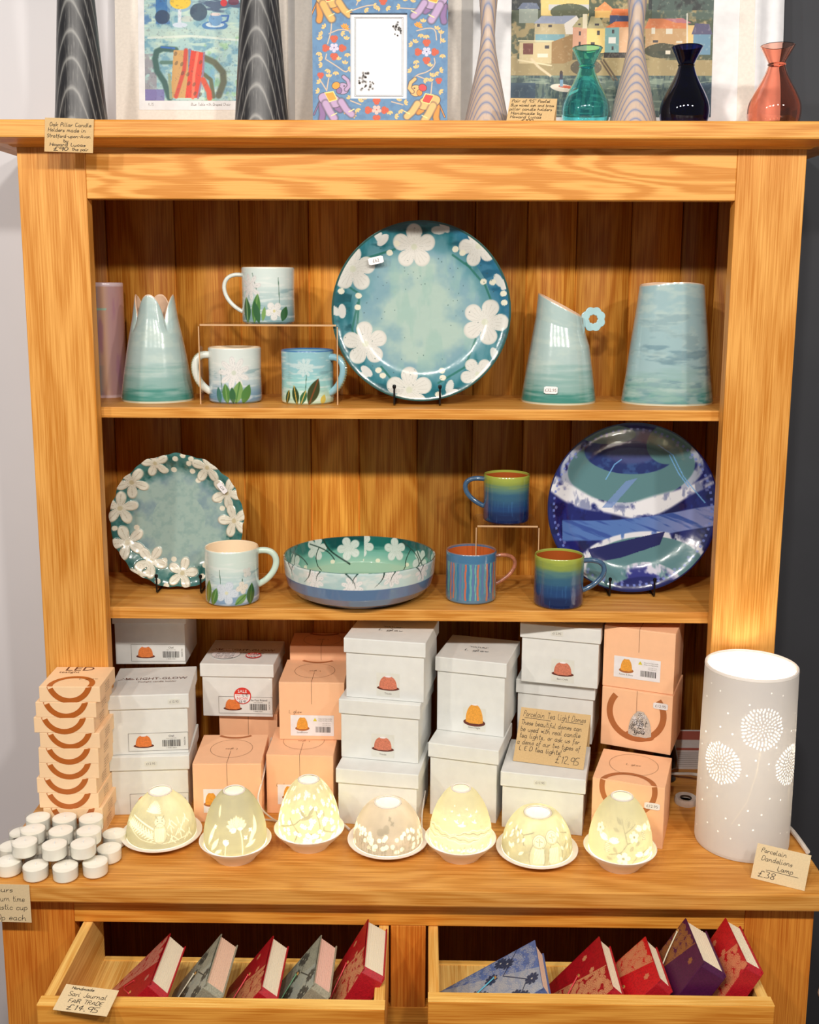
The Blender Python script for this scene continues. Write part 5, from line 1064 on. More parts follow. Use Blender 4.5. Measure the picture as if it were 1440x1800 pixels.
# stack of slim tealight boxes at the left
hb = .0272; xs8 = [(-.6290, .4), (-.6260, 0), (-.6320, .3), (-.6345, 0), (-.6290, .2), (-.6285, -.2), (-.6250, .3), (-.6335, 0), (-.6290, .5), (-.6215, 1.2)]
FOLD_R0, FOLD_R1 = .0300, .0395
first = None
def ledbox(k, x, rot):
    names = ['topmost', 'second from the top', 'third from the top', 'fourth from the top', 'fifth from the top', 'sixth from the top', 'seventh from the top', 'eighth from the top']
    i = 9 - k
    lb = 'slim cream tealight box, %s of the left stack' % (names[i] if i < 8 else 'lowest hidden part')
    if i >= 8: lb = ['slim cream tealight box at the very bottom of the left stack behind the candles', 'slim cream tealight box second from the bottom behind the candles', ''][k]
    t = thing('tealight_box', lb, 'tealight box', (x, -.0465, k * .0274), rot=(0, 0, radians(rot)), group='slim tealight boxes')
    w, d = .1025, .0960
    m_ = MB(); m_.box((0, 0, 0), (w, d, hb)); m_.build('carton', M['peach_led'], t, bevel=.0008)
    q = MB(); n = 48; cx, cy = w * .5, .010
    for j in range(n):
        for s0 in (0,):
            a, b_ = 2 * pi * j / n, 2 * pi * (j + 1) / n; P = []
            for r_, an in ((FOLD_R0, a), (FOLD_R1, a), (FOLD_R1, b_), (FOLD_R0, b_)):
                px, py = cx + r_ * cos(an), cy + r_ * sin(an)
                P.append((px, py, hb + .0003) if py > 0 else (px, -.0003, hb + py))
            q.add(P, [(0, 1, 2, 3)], 0)
    ptext(q, 'LED', w * .44, d * .80, .026, Matrix.Translation((0, 0, hb)), 1, .0003, sx=1.15); ptext(q, 'tealight', w * .30, d * .68, .012, Matrix.Translation((0, 0, hb)), 1, .0003); fline(q, 'l. glow', w * .72, .034, .007, .032, .0005, Matrix.Translation((0, 0, hb)), mi=1)
    SD = Matrix.Translation((w + .0002, 0, 0)) @ Matrix.Rotation(pi / 2, 4, 'Z') @ FRONT
    for j in range(4): ptext(q, 'batteries included', d * .45, .019 - j * .0045, .0035, SD, 1)
    q.build_by_material(['printed_ring', 'printed_lettering'], [M['ring_led'], M['brownink']], t)
for k in range(10):
    x, r_ = xs8[k]; ledbox(k, x, r_)

card('kraft tent card reading porcelain tea light domes, leaning on the grey boxes', ((.206, .098, .187), (.325, .066, .179), (.309, .012, .107), (.188, .045, .1075)),
     [('Porcelain Tea Light Domes', .50, .84, .11, .90), ('~', .26, .81, 0, .38), ('~', .78, .815, 0, .26), ('These beautiful domes can', .47, .68, .09, .88), ('be used with real candle', .47, .56, .09, .86), ('tea lights.. or ask us for', .47, .44, .09, .86), ('a demo of our two types of', .47, .32, .09, .9), ('L E D tea lights!', .36, .21, .08, .6), ('£12.95', .76, .06, .13, .34)], tent=(.050, .034), lw=.0008)

# ================================================================== LIT PORCELAIN DOMES
def pointlight(name, parent, loc, w, r=.008, col=(1.0, .9, .68)):
    ld = bpy.data.lights.new(name, 'POINT'); ld.energy = w; ld.shadow_soft_size = r; ld.color = col
    lo = bpy.data.objects.new(name, ld); COL.objects.link(lo); lo.parent = parent; lo.location = loc
GP = 'lit porcelain tealight domes'
M['dome'] = porcelain('lit_bisque_porcelain', (250, 240, 200), (176, 172, 156))
THIN = np.array([255, 254, 236.]); BASEC = np.array([172, 168, 130.]); THICK = np.array([98, 94, 64.])
def dome(label, x, y, egg, hole, H, fn, scale=1.0, base=BASEC, power=1.0):
    t = thing('tealight_dome', label, 'dome lamp', (x, y, 0), group=GP)
    if egg:
        sau = [(0, .0022), (.030, .0022), (.0315, 0), (.0335, 0), (.0375, .006), (.0520, .0215), (.0590, .0300), (.0600, .0318), (.0588, .0326), (.0500, .0260), (.036, .013), (.020, .0105), (0, .0105)]
        pr = [(.0505, .0275), (.0520, .036), (.0515, .050), (.0490, .064), (.0445, .079), (.0385, .093), (.0310, .105), (.0240, .1135), (hole, H)]
    else:
        sau = [(0, .002), (.040, .002), (.0420, 0), (.0450, 0), (.0560, .0045), (.0660, .0095), (.0690, .0120), (.0688, .0134), (.0665, .0133), (.0600, .0110), (.040, .0065), (0, .006)]
        pr = [(.0585, .0112), (.0590, .017), (.0575, .030), (.0535, .044), (.0470, .057), (.0390, .068), (.0310, .0755), (hole, H)]
    sau = [(r * scale, z * scale) for r, z in sau]; pr = [(r * scale if i < len(pr) - 1 else r, z * (H / pr[-1][1])) for i, (r, z) in enumerate(pr)]
    m_ = MB(); m_.lathe(sau, 72); m_.build('saucer', M['saucer'], t, smooth=True)
    # smooth profile
    P_ = []
    for i in range(len(pr) - 1):
        p0 = pr[max(i - 1, 0)]; p1 = pr[i]; p2 = pr[i + 1]; p3 = pr[min(i + 2, len(pr) - 1)]
        for s_ in range(5):
            u = s_ / 5; P_.append(tuple(.5 * ((2 * p1[j]) + (-p0[j] + p2[j]) * u + (2 * p0[j] - 5 * p1[j] + 4 * p2[j] - p3[j]) * u * u + (-p0[j] + 3 * p1[j] - 3 * p2[j] + p3[j]) * u ** 3) for j in (0, 1)))
    P_.append(pr[-1])
    def paint(ph, s, z, ins):
        v = fn(ph * .05, z - pr[0][1]); v = np.clip(v, -1, 1.0)[..., None]
        C = np.where(v > 0, base * (1 - v) + THIN * v, base * (1 + v) + THICK * (base / BASEC) * (-v)); return C
    pot('pierced_dome', t, P_, 10 ** 6, paint, M['dome'], .0007, 420)
    m_ = MB(); r0, z0 = pr[-1]; m_.lathe([(r0 - .0010, z0 - .0008), (r0 + .0016, z0 - .0012), (r0 + .0018, z0 + .0006), (r0, z0 + .0016), (r0 - .0012, z0 + .0006)], 56); m_.build('top_rim', M['saucer'], t, smooth=True)
    zb = .0108 * scale if egg else .0064 * scale
    m_ = MB(); m_.lathe([(0, zb), (.0180, zb), (.0180, zb + .012), (.016, zb + .0125), (0, zb + .0125)], 32); m_.build('led_tealight', M['white'], t, smooth=True)
    m_ = MB(); m_.lathe([(0, zb + .0125), (.003, zb + .014), (.0036, zb + .018), (.002, zb + .023), (0, zb + .026)], 16); fo = m_.build('led_flame', M['led'], t, smooth=True)
    pointlight('dome_glow', t, (0, 0, zb + .034), DOME_W * power * (1.35 if egg else 1.0), .006)
    return t
def sc(v, m, k): return v * (1 - m) + k * m
def mask(fn, X, Y, *a, **k):
    C = np.zeros(X.shape + (3,)); C = fn(C, X, Y, *a, **k) ; return C[..., 0]
W1 = (1, 1, 1)
def M_fl(X, Y, cx, cy, R, n=5, a=0, w=.5, pw=.4): dx = X - cx; dy = Y - cy; r = np.hypot(dx, dy) / R; th = np.arctan2(dy, dx) - a; return ss(pw + (1 - pw) * np.abs(np.cos(n * th / 2)) ** w - r, 0, .12)
def M_seg(X, Y, pts, w): return mask(seg, X, Y, pts, w, W1)
def M_leaf(X, Y, *a): return mask(leaf, X, Y, *a, W1)
def M_ell(X, Y, *a): return mask(ell, X, Y, *a[:4], W1, *(a[4:]))
def edge(m): return ss(.5 - np.abs(m - .5), .1, .4)
def d_owl(s, z):
    v = (fbm(s * 60 + 30, z * 60) - .5) * .5
    for k in range(5):
        x0, y0 = -.046 + .012 * k, .012 + .004 * (k % 3)
        for j in range(12): t_ = j / 12; a = 2.2 - t_ * .5; cx, cy = -.048 + .06 * t_, .03 - .02 * t_ ** 2 + .004 * k; v = sc(v, M_seg(s, z, [(cx, cy), (cx + .013 * cos(a + k), cy + .012 * sin(a + k))], .0009), .95)
    v = sc(v, M_seg(s, z, [(-.05, .032), (-.02, .016), (.012, .010), (.05, .012)], .0008), .7)
    for j in range(16): a = j * .2; v = sc(v, M_seg(s, z, [(-.004, .056), (-.004 + .016 * cos(a), .056 + .014 * sin(a))], .0008), .8)
    for k in range(3):
        for j in range(9): cx, cy = .022 + .005 * j - .014 * (k == 1), .010 + .012 * k + .003 * sin(j * 2.1); v = sc(v, M_seg(s, z, [(cx, cy), (cx + .008 * cos(.6 + j), cy + .009)], .0008), .8)
    ow = M_ell(s, z, .010, .026, .011, .017); hd = M_ell(s, z, .010, .044, .0095, .0085); v = sc(v, ow, .35); v = sc(v, hd, .6); v = sc(v, edge(ow), -1); v = sc(v, edge(hd), -1)
    for dx in (-.004, .004): v = sc(v, edge(M_ell(s, z, .010 + dx, .045, .0036, .0036)), -.8); v = sc(v, M_ell(s, z, .010 + dx, .045, .0012, .0012), -1)
    for j in range(7): v = sc(v, M_seg(s, z, [(.003 + j * .0022, .034), (.004 + j * .0018, .014)], .0007), .9)
    for c in ((.002, .052), (.018, .052)): v = sc(v, M_seg(s, z, [c, (c[0] + (.010 - c[0]) * .5, .048)], .0008), -.8)
    return v + .15 * ss(s, .0, .06)
def d_lotus(s, z):
    v = np.full(s.shape, -.45) + (fbm(s * 20, z * 300) - .5) * .2
    v = sc(v, M_seg(s, z, [(.016, .052), (.020, .03), (.020, .0)], .0010), .45); v = sc(v, M_seg(s, z, [(-.006, .02), (-.008, .0)], .0009), .45)
    for a, L in ((.25, .020), (2.9, .020), (.6, .021), (2.5, .021), (.95, .020), (2.2, .020), (1.3, .019), (1.85, .019), (1.57, .021)): m = M_leaf(s, z, .012, .046, .012 + cos(a) * L, .046 + sin(a) * L * .95, .0044); v = sc(v, m, .5); v = sc(v, edge(m), -.7)
    for a, L in ((-.1, .012), (-2.9, .014), (-2.5, .012)): m = M_leaf(s, z, .012, .046, .012 + cos(a) * L, .046 + sin(a) * L, .0034); v = sc(v, m, .8); v = sc(v, edge(m), -.7)
    for a in (1.2, 1.57, 1.95): v = sc(v, M_leaf(s, z, -.006, .018, -.006 + cos(a) * .010, .018 + sin(a) * .012, .003), 1)
    for p in ((-.040, .012, -.028, .050, .004), (-.034, .004, -.018, .030, .004), (-.028, .0, -.012, .012, .003), (.044, .022, .024, .014, .004), (.048, .046, .030, .018, .004), (-.03, .078, -.022, .060, .003), (.05, .06, .044, .030, .004)): m = M_leaf(s, z, *p); v = sc(v, m, .5); v = sc(v, edge(m), .0)
    for cx, cy in ((-.028, .046), (.026, .030), (-.034, .028), (.036, .040)): v = sc(v, M_fl(s, z, cx, cy, .004, 4, .6, .8, .2), 1)
    v = sc(v, edge(M_ell(s, z, -.002, .030, .012, .004)), -.8); v = sc(v, edge(M_ell(s, z, -.01, .012, .012, .004)), -.8); return v
def d_blossom(s, z):
    v = np.full(s.shape, .0) + (fbm(s * 80, z * 80) - .5) * .3; r_ = random.Random(9)
    for p in ([(-.05, .02), (-.02, .032), (.0, .05)], [(-.02, .0), (-.012, .02), (-.03, .04)], [(.02, .0), (.024, .03), (.018, .06)], [(.05, .01), (.03, .02), (.034, .05)], [(0, .02), (.02, .015)]): v = sc(v, M_seg(s, z, p, .0008), -.9)
    for k in range(120): cx, cy = r_.uniform(-.085, .085), r_.uniform(0, .085); v = sc(v, M_fl(s, z, cx, cy, .0042, 5, r_.uniform(0, 6), .5, .35), .95); v = sc(v, M_ell(s, z, cx, cy, .0008, .0008), -.6)
    bd = np.maximum.reduce([M_leaf(s, z, -.012, .040, .014, .048, .003), M_leaf(s, z, .0, .044, -.012, .056, .003), M_leaf(s, z, .002, .044, .016, .060, .0028)]); v = sc(v, bd, -.6); return v
def d_meadow(s, z):
    v = -.15 + (fbm(s * 40, z * 40) - .5) * .8; r_ = random.Random(5)
    for k in range(90): cx = r_.uniform(-.095, .095); h = r_.uniform(.006, .036); m = M_ell(s, z, cx, h, .0034, .0040); v = sc(v, m, .95); v = sc(v, edge(m), -.9); v = sc(v, M_seg(s, z, [(cx, h - .003), (cx + r_.uniform(-.003, .003), 0)], .0003), -.9)
    hs = np.maximum(M_ell(s, z, -.010, .038, .007, .006), M_ell(s, z, -.001, .042, .006, .007)); v = sc(v, hs, -.75)
    for c in ((.006, .056), (.010, .050)): v = sc(v, M_fl(s, z, c[0], c[1], .0042, 4, .5, .8, .3), -1)
    return v
def d_gull(s, z):
    v = np.full(s.shape, .1) + (fbm(s * 12 + 4, z * 70) - .5) * .35; r_ = random.Random(3)
    for k in range(5): y0 = .036 - .0035 * k; v = sc(v, M_seg(s, z, [(x_, y0 + .003 * sin(x_ * 90 + k) + .0012 * sin(x_ * 400)) for x_ in np.linspace(-.09, .09, 60)], .0006), -.9 if k % 2 else .6)
    for cx, cy, L, a in ((.000, .047, .012, .1), (-.010, .052, .008, -.3), (.018, .060, .007, .3), (-.006, .062, .006, .1), (.024, .050, .008, -.2), (-.022, .066, .005, .2), (.012, .070, .005, 0), (-.018, .074, .004, 0), (.034, .064, .006, .4), (-.034, .052, .006, 0)):
        v = sc(v, M_leaf(s, z, cx - L * cos(a) * .7, cy + .002 - L * sin(a) * .7, cx + L * cos(a) * .7, cy + L * sin(a) * .7, L * .2), 1.0); v = sc(v, M_leaf(s, z, cx, cy, cx + .3 * L, cy + .7 * L, L * .15), 1.0)
    for k in range(50): cx = r_.uniform(-.085, .085); h = r_.uniform(.003, .018); v = sc(v, M_seg(s, z, [(cx, 0), (cx + r_.uniform(-.004, .004), h)], .0004), -.8); v = sc(v, M_fl(s, z, cx, h * .6, .0028, 5, k, .5, .4), .8); v = sc(v, edge(M_fl(s, z, cx, h * .6, .0028, 5, k, .5, .4)), -.7)
    return v
def d_owls(s, z):
    v = -.05 + (fbm(s * 50, z * 50 + 9) - .5) * .9
    for cx, top, a in ((-.002, .038, 0), (.020, .043, 0)):
        bd = M_ell(s, z, cx + (.003 if cx > 0 else -.003), .014, .0125, .026, 0, 1, .2); hd = M_ell(s, z, cx, top, .0120, .0110, 0, 1, .2); v = sc(v, bd, .25 if cx else -.25); v = sc(v, edge(bd), -1)
        for j in range(8): v = sc(v, M_seg(s, z, [(cx - .006 + .0018 * j, .028), (cx - .008 + .002 * j, .004)], .0005), .8 if cx else -.9)
        v = sc(v, hd, .55); v = sc(v, edge(hd), -1); fc = M_ell(s, z, cx, top - .0010, .0092, .0085, 0, 1, .2); v = sc(v, edge(fc), -.8)
        v = sc(v, M_seg(s, z, [(cx, top + .004), (cx, top - .006)], .0006), -.7)
        for dx in (-.0034, .0034): v = sc(v, M_seg(s, z, [(cx + dx - .0016, top + .0006), (cx + dx + .0016, top - .0006)], .0006), -1)
    for p in ([(-.05, .05), (-.03, .044), (-.012, .05)], [(-.03, .044), (-.026, .03)], [(.036, .02), (.05, .034)], [(.04, .046), (.056, .04)]): v = sc(v, M_seg(s, z, p, .0008), -.9)
    r_ = random.Random(8)
    for k in range(26): v = sc(v, M_leaf(s, z, *(lambda a, b_: (a, b_, a + r_.uniform(-.008, .008), b_ + .008))(r_.choice([-1, 1]) * r_.uniform(.028, .085), r_.uniform(.0, .05)), .0024), .8)
    return v
def d_bees(s, z):
    v = np.full(s.shape, -.05) + (fbm(s * 30, z * 30) - .5) * .15
    for p in ([(-.006, .0), (-.008, .02), (.002, .034), (-.002, .05), (-.008, .07)], [(.002, .034), (.016, .04)], [(-.008, .02), (-.026, .014)], [(.01, .0), (.02, .014), (.04, .02)], [(-.002, .05), (.02, .062)]): v = sc(v, M_seg(s, z, p, .0008), -.8)
    for cx, cy, R_, a in ((.014, .044, .0105, .3), (-.004, .010, .0125, .1), (.048, .012, .010, .5), (-.05, .05, .010, .2), (.06, .05, .010, .7)): m = M_fl(s, z, cx, cy, R_, 5, a, .5, .5); v = sc(v, m, .55); v = sc(v, edge(m), -.9); v = sc(v, M_ell(s, z, cx, cy, R_ * .2, R_ * .2), -.6)
    def bee(v, cx, cy, k):
        for a in (.5, .1, 2.3, 2.7): m = M_leaf(s, z, cx, cy, cx + cos(a) * .020 * k, cy + sin(a) * .012 * k, .0046 * k); v = sc(v, m, .75); v = sc(v, edge(m), -.5)
        b_ = M_ell(s, z, cx, cy - .010 * k, .0045 * k, .0095 * k); v = sc(v, b_, .4); v = sc(v, edge(b_), -1)
        for j in range(5): v = sc(v, M_seg(s, z, [(cx - .0040 * k, cy - (.004 + .003 * j) * k), (cx + .0040 * k, cy - (.005 + .003 * j) * k)], .0006), -.9)
        return v
    v = bee(v, -.030, .036, 1.0); v = bee(v, .034, .052, .9); v = bee(v, .030, .012, .9)
    for p in ((-.008, .062, -.020, .072, .003), (.004, .058, .008, .068, .003), (-.012, .052, -.024, .056, .003), (.016, .030, .024, .036, .003), (-.014, .018, -.02, .028, .003), (.006, .022, .012, .030, .003), (-.02, .004, -.03, .01, .003)): m = M_leaf(s, z, *p); v = sc(v, m, -.5); v = sc(v, edge(m), -.9)
    for r0 in (.010, .007, .004): v = sc(v, edge(M_ell(s, z, .008, .064, r0, r0 * .8)), -.7)
    return v
dome('wide lit porcelain dome with an owl and pine branches, leftmost of the row', -.4230, -.045, False, .0185, .0880, d_owl, power=.85)
dome('tall lit porcelain dome with a lotus flower on a deep saucer', -.2855, -.100, True, .0165, .1180, d_lotus)
dome('tall lit porcelain dome covered with tiny blossoms and a swallow', -.1665, -.058, True, .0165, .1180, d_blossom, power=1.15)
dome('wide pinkish lit porcelain dome with a flower meadow and hares', -.0320, -.058, False, .0215, .0780, d_meadow, base=np.array([176, 160, 148.]))
dome('tall lit porcelain dome with seagulls over waves', .0910, -.086, True, .0150, .1190, d_gull)
dome('wide lit porcelain dome with two barn owls', .2200, -.082, False, .0215, .0750, d_owls, power=1.1)
dome('tall lit porcelain dome with bees and flowers, rightmost of the row', .3540, -.110, True, .0165, .1200, d_bees)

# cables behind the domes
def cable(label, pts, r, mat='cable'):
    P = [Vector(p) for p in pts]; Q = []
    for i in range(len(P) - 1):
        p0, p1, p2, p3 = P[max(i - 1, 0)], P[i], P[i + 1], P[min(i + 2, len(P) - 1)]
        for k in range(8): u = k / 8; Q.append(.5 * (2 * p1 + (p2 - p0) * u + (2 * p0 - 5 * p1 + 4 * p2 - p3) * u * u + (3 * p1 - 3 * p2 + p3 - p0) * u ** 3))
    Q.append(P[-1]); m_ = MB(); m_.tube(Q, r, 8); return tag(m_.build('power_cable', M[mat], None, smooth=True), label, 'cable')
cable('thin white cable looping between the two peach boxes behind the lotus dome', ((-.262, .17, .090), (-.258, .035, .078), (-.262, -.000, .045), (-.236, .002, .012), (-.215, .010, .003), (-.260, .020, .003)), .0016)
cable('thin white cable lying between the blossom dome and the pink dome', ((-.100, -.020, .006), (-.118, -.004, .010), (-.150, .004, .003)), .0022)
cable('thin white cable between the grey boxes behind the seagull dome', ((.032, .08, .030), (.026, .000, .022), (.030, -.020, .003), (.055, -.024, .003)), .0014)

# ================================================================== DANDELION LAMP
lamp = thing('table_lamp', 'tall white porcelain cylinder lamp pierced with dandelion heads, lit from inside', 'lamp', (.5785, -.0285, 0)); LR, LH = .0785, .318
def f_lamp(ph, s, z, ins):
    s = ph * .078; C = np.ones(s.shape + (3,)) * np.array([104, 98, 88.]); pat = np.zeros(s.shape); r_ = random.Random(12); pts = []
    for cx, cy, R_ in ((.000, .236, .0355), (-.066, .165, .0345), (.062, .165, .0345)):
        for ring in range(1, 7):
            n = ring * 6
            for k in range(n): a = 2 * pi * k / n + ring * .4; rr = R_ * (ring / 6.3) * r_.uniform(.95, 1.05); pts.append((cx + rr * cos(a), cy + rr * sin(a), .0010 + .0009 * ring / 6, a))
        pts.append((cx, cy, .001, 0))
    for cx, cy, w, a in pts:
        m = ((np.abs(s - cx) < .006) & (np.abs(z - cy) < .006)); 
        if not m.any(): continue
        dx, dy = s[m] - cx, z[m] - cy; u = (dx * cos(a) + dy * sin(a)) / (w * 1.7); v = (-dx * sin(a) + dy * cos(a)) / w; q_ = pat[m]; pat[m] = np.maximum(q_, ss(1 - np.hypot(u, v), 0, .5))
    for k in range(60):
        cx, cy = ((k * 61) % 97) / 97 * .24 - .12, ((k * 37) % 89) / 89 * .27 + .03; m = np.hypot(s - cx, z - cy) < .0017
        if all(math.hypot(cx - a, cy - b_) > .042 for a, b_ in ((0, .236), (-.066, .165), (.062, .165))): pat = np.maximum(pat, ss(.0017 - np.hypot(s - cx, z - cy), 0, .0006))
    C = mixc(C, (255, 255, 250), pat)
    for p in ([(-.002, .198), (-.006, .160), (-.018, .110), (-.040, .066)], [(.062, .128), (.066, .09), (.070, .06)]): C = mixc(C, (150, 138, 112), M_seg(s, z, p, .0010) * .7)
    return C
def f_lampT(PH, R_, Z, IN_): return Z
M['lampwall'] = porcelain('unglazed_white_porcelain', (255, 255, 255), (236, 232, 230))
pot('pierced_shade', lamp, [(LR - .004, 0), (LR - .001, .001), (LR, .006), (LR, .10), (LR * .985, .20), (LR * .965, LH - .002)], 10 ** 6, f_lamp, M['lampwall'], .0009, 720)
m_ = MB(); rt_ = LR * .965; m_.lathe([(rt_ - .0035, LH - .006), (rt_ + .0004, LH - .003), (rt_ - .0002, LH + .0008), (rt_ - .0020, LH + .0014), (rt_ - .0040, LH)], 96); m_.build('top_rim', M['saucer'], lamp, smooth=True)
m_ = MB(); m_.lathe([(0, .002), (LR - .006, .002), (LR - .006, .006), (.02, .006), (.018, .05), (0, .05)], 48); m_.build('lamp_base', M['saucer'], lamp, smooth=True)
m_ = MB(); m_.lathe([(0, .05), (.012, .052), (.014, .07), (.026, .10), (.028, .12), (.02, .14), (0, .148)], 32); m_.build('bulb', emit('frosted_bulb', (255, 240, 214), 9.0), lamp, smooth=True)
pointlight('bulb_glow', lamp, (0, 0, .200), LAMP_W, .02, (1, .95, .86))
cable('white lamp cable running off the worktop at the right of the dandelion lamp', ((.630, .058, .004), (.655, .045, .006), (.672, .000, .007), (.6770, -.075, .005)), .0042)
cable('white cable crossing the worktop behind the dandelion lamp', ((.470, .21, .010), (.515, .20, .012), (.56, .17, .022), (.60, .12, .010)), .0030)
t = thing('adapter_plug', 'round white cable plug on the worktop peeking out left of the dandelion lamp', 'plug', (.5150, .105, 0)); m_ = MB(); m_.lathe([(.011, 0), (.020, 0), (.021, .006), (.019, .012), (.011, .010)], 32); m_.build('plug_ring', M['cable'], t, smooth=True)
t = thing('spray_bottle', 'black drop shaped object behind the right peach stack', 'bottle', (.497, .205, .022)); 
m_ = MB(); m_.lathe([(0, 0), (.018, .001), (.024, .008), (.0245, .022), (.019, .045), (.010, .068), (.005, .080), (0, .082)], 32); m_.build('black_body', M['blackplastic'], t, smooth=True)
m_ = MB(); m_.lathe([(0, -.022), (.022, -.022), (.022, -.020), (.005, -.016), (.004, .002)], 24); m_.build('stem', M['blackplastic'], t, smooth=True)
t = thing('information_leaflet', 'printed white and red leaflet standing at the back behind the lamp', 'leaflet', (.512, .245, 0))
m_ = MB(); m_.box((0, 0, 0), (.075, .0015, .082)); m_.build('leaflet_sheet', M['white'], t)
q = MB(); rectp(q, 0, .062, .075, .080, FRONT, 0); rectp(q, 0, .040, .075, .045, FRONT, 0)
for k in range(8): rectp(q, .010, .006 + k * .004, .066, .0065 + k * .004, FRONT, 1)
q.build('leaflet_print', [plain('leaflet_red', (196, 110, 96), .6), M['ink_soft']], t)

# ================================================================== TEALIGHTS
tea0 = None
def tealight():
    t = thing('tealight_candle', '', 'tealight', group='clear cup tealights')
    m_ = MB(); m_.lathe([(0, .0004), (.0186, .0004), (.0198, .0025), (.0203, .0236), (.0207, .0240), (.0203, .0244), (.0199, .0236), (.0194, .003), (0, .0012)], 40); m_.build('clear_cup', M['cup'], t, smooth=True)
    m_ = MB(); m_.lathe([(0, .0014), (.0178, .0014), (.0190, .003), (.0194, .0190), (.0180, .0196), (.010, .0192), (.004, .0200), (0, .0198)], 40); m_.build('wax', M['wax'], t, smooth=True)
    m_ = MB(); m_.tube([(0, 0, .0195), (.0005, 0, .0225), (.0018, 0, .0240)], .0006, 6); m_.build('wick', M['white'], t)
    return t
spots = []
up_ = [(-.6270, -.0685, 'back left'), (-.5820, -.0690, 'back middle'), (-.5365, -.0690, 'back right'), (-.6210, -.1095, 'middle left'), (-.5735, -.1120, 'centre'), (-.5275, -.1110, 'middle right'), (-.6200, -.1500, 'front left'), (-.5690, -.1570, 'front middle'), (-.5240, -.1520, 'front right')]
lo_ = [(-.6435, -.1600, 'at the front left corner, nearest the worktop edge'), (-.5955, -.1730, 'in the front row, second from the left'), (-.5470, -.1740, 'in the front row, third from the left'), (-.5030, -.1600, 'in the front row at the right end'), (-.4930, -.1170, 'at the right side behind the front right one'), (-.4980, -.0690, 'at the right side furthest back'), (-.6570, -.0690, 'at the left side near the wall, partly covered'), (-.6570, -.1140, 'at the left side, mostly covered'), (-.5530, -.0700, 'in the middle, hidden under the others'), (-.6060, -.0700, 'at the back, hidden under the others'), (-.6120, -.1220, 'inner left, hidden under the others'), (-.5560, -.1250, 'inner middle, hidden under the others')]
LBX = -.108
first = True
TS = (1.03, 1.03, 1.12)
for lev, lst in ((0, lo_), (1, up_)):
    for x, y, d in lst:
        if first: t0 = tealight(); c = t0; first = False
        else:
            c = t0.copy(); COL.objects.link(c)
            for ch in [o for o in bpy.data.objects if o.parent == t0]:
                k = ch.copy(); COL.objects.link(k); k.parent = c
        c.location = (x, y, lev * .0276 + Z0); c.scale = TS
        c['label'] = ('clear tealight in the upper layer, %s' % d) if lev else ('clear tealight on the worktop, %s' % d)

# ================================================================== JOURNALS IN THE DRAWERS
def brocade(base, pat, style, seed, base2=None):
    """cover painting: X along the book depth 0..W, Y 0..H up"""
    def fn(X, Y, W_, H_):
        C = np.ones(X.shape + (3,)) * np.array(base, float); n = fbm(X * 500 + seed, Y * 500); C = mixc(C, np.array(base) * .75, ss(n, .45, .7) * .5)
        flap = (Y > H_ * .98 - (W_ - X) * .0) * 0
        d = X - .42 * W_ - .40 * (H_ - Y)                       # diagonal seam of the flap
        reg = ss(-d if style != 'top' else d, 0, .0006)
        P_ = np.zeros(X.shape); rg = np.random.RandomState(seed)
        for k in range(170):
            cx, cy = ((k % 13) + rg.rand() * .7) / 13 * W_, ((k // 13) + rg.rand() * .7) / 13 * H_; R_ = .0050 + .003 * ((k * 7) % 5) / 5
            r = np.hypot(X - cx, Y - cy); th = np.arctan2(Y - cy, X - cx); q_ = np.abs(np.sin(r / R_ * 4.6 + np.sin(th * 5 + k) * .8)) * (r < R_)
            P_ = np.maximum(P_, q_)
        
        if style in ('lower', 'top'):
            C = mixc(C, pat, reg * ss(P_, .15, .45)); C = mixc(C, pat, ss(.0012 - np.abs(d), 0, .0004) * .9)
            for k in range(3): C = flower(C, X, Y, W_ * (.25 + .3 * k), H_ * (.88 - .06 * k), .006, 6, 0, pat, pat, .5, None, .1, 2, .5)
        elif style == 'all':
            b2 = base2 if base2 is not None else (150, 150, 130)
            C = mixc(C, b2, ss(-d, 0, .0006)); C = mixc(C, np.array(pat), ss(P_, .55, .75) * .55)
            dk = np.array(base) * .45
            for k in range(9):
                cx, cy = ((k * 37 + 11) % 60) / 60 * W_, H_ * (.40 + .6 * ((k * 29) % 50) / 50); C = flower(C, X, Y, cx, cy, .0125, 9, k, dk, base, .5, pat, .08, 2, .6)
            C = seg(C, X, Y, [(0, H_ * .8), (W_ * .3, H_ * .9), (W_ * .6, H_ * .7), (W_, H_ * .85)], .0009, dk)
        return C
    return fn
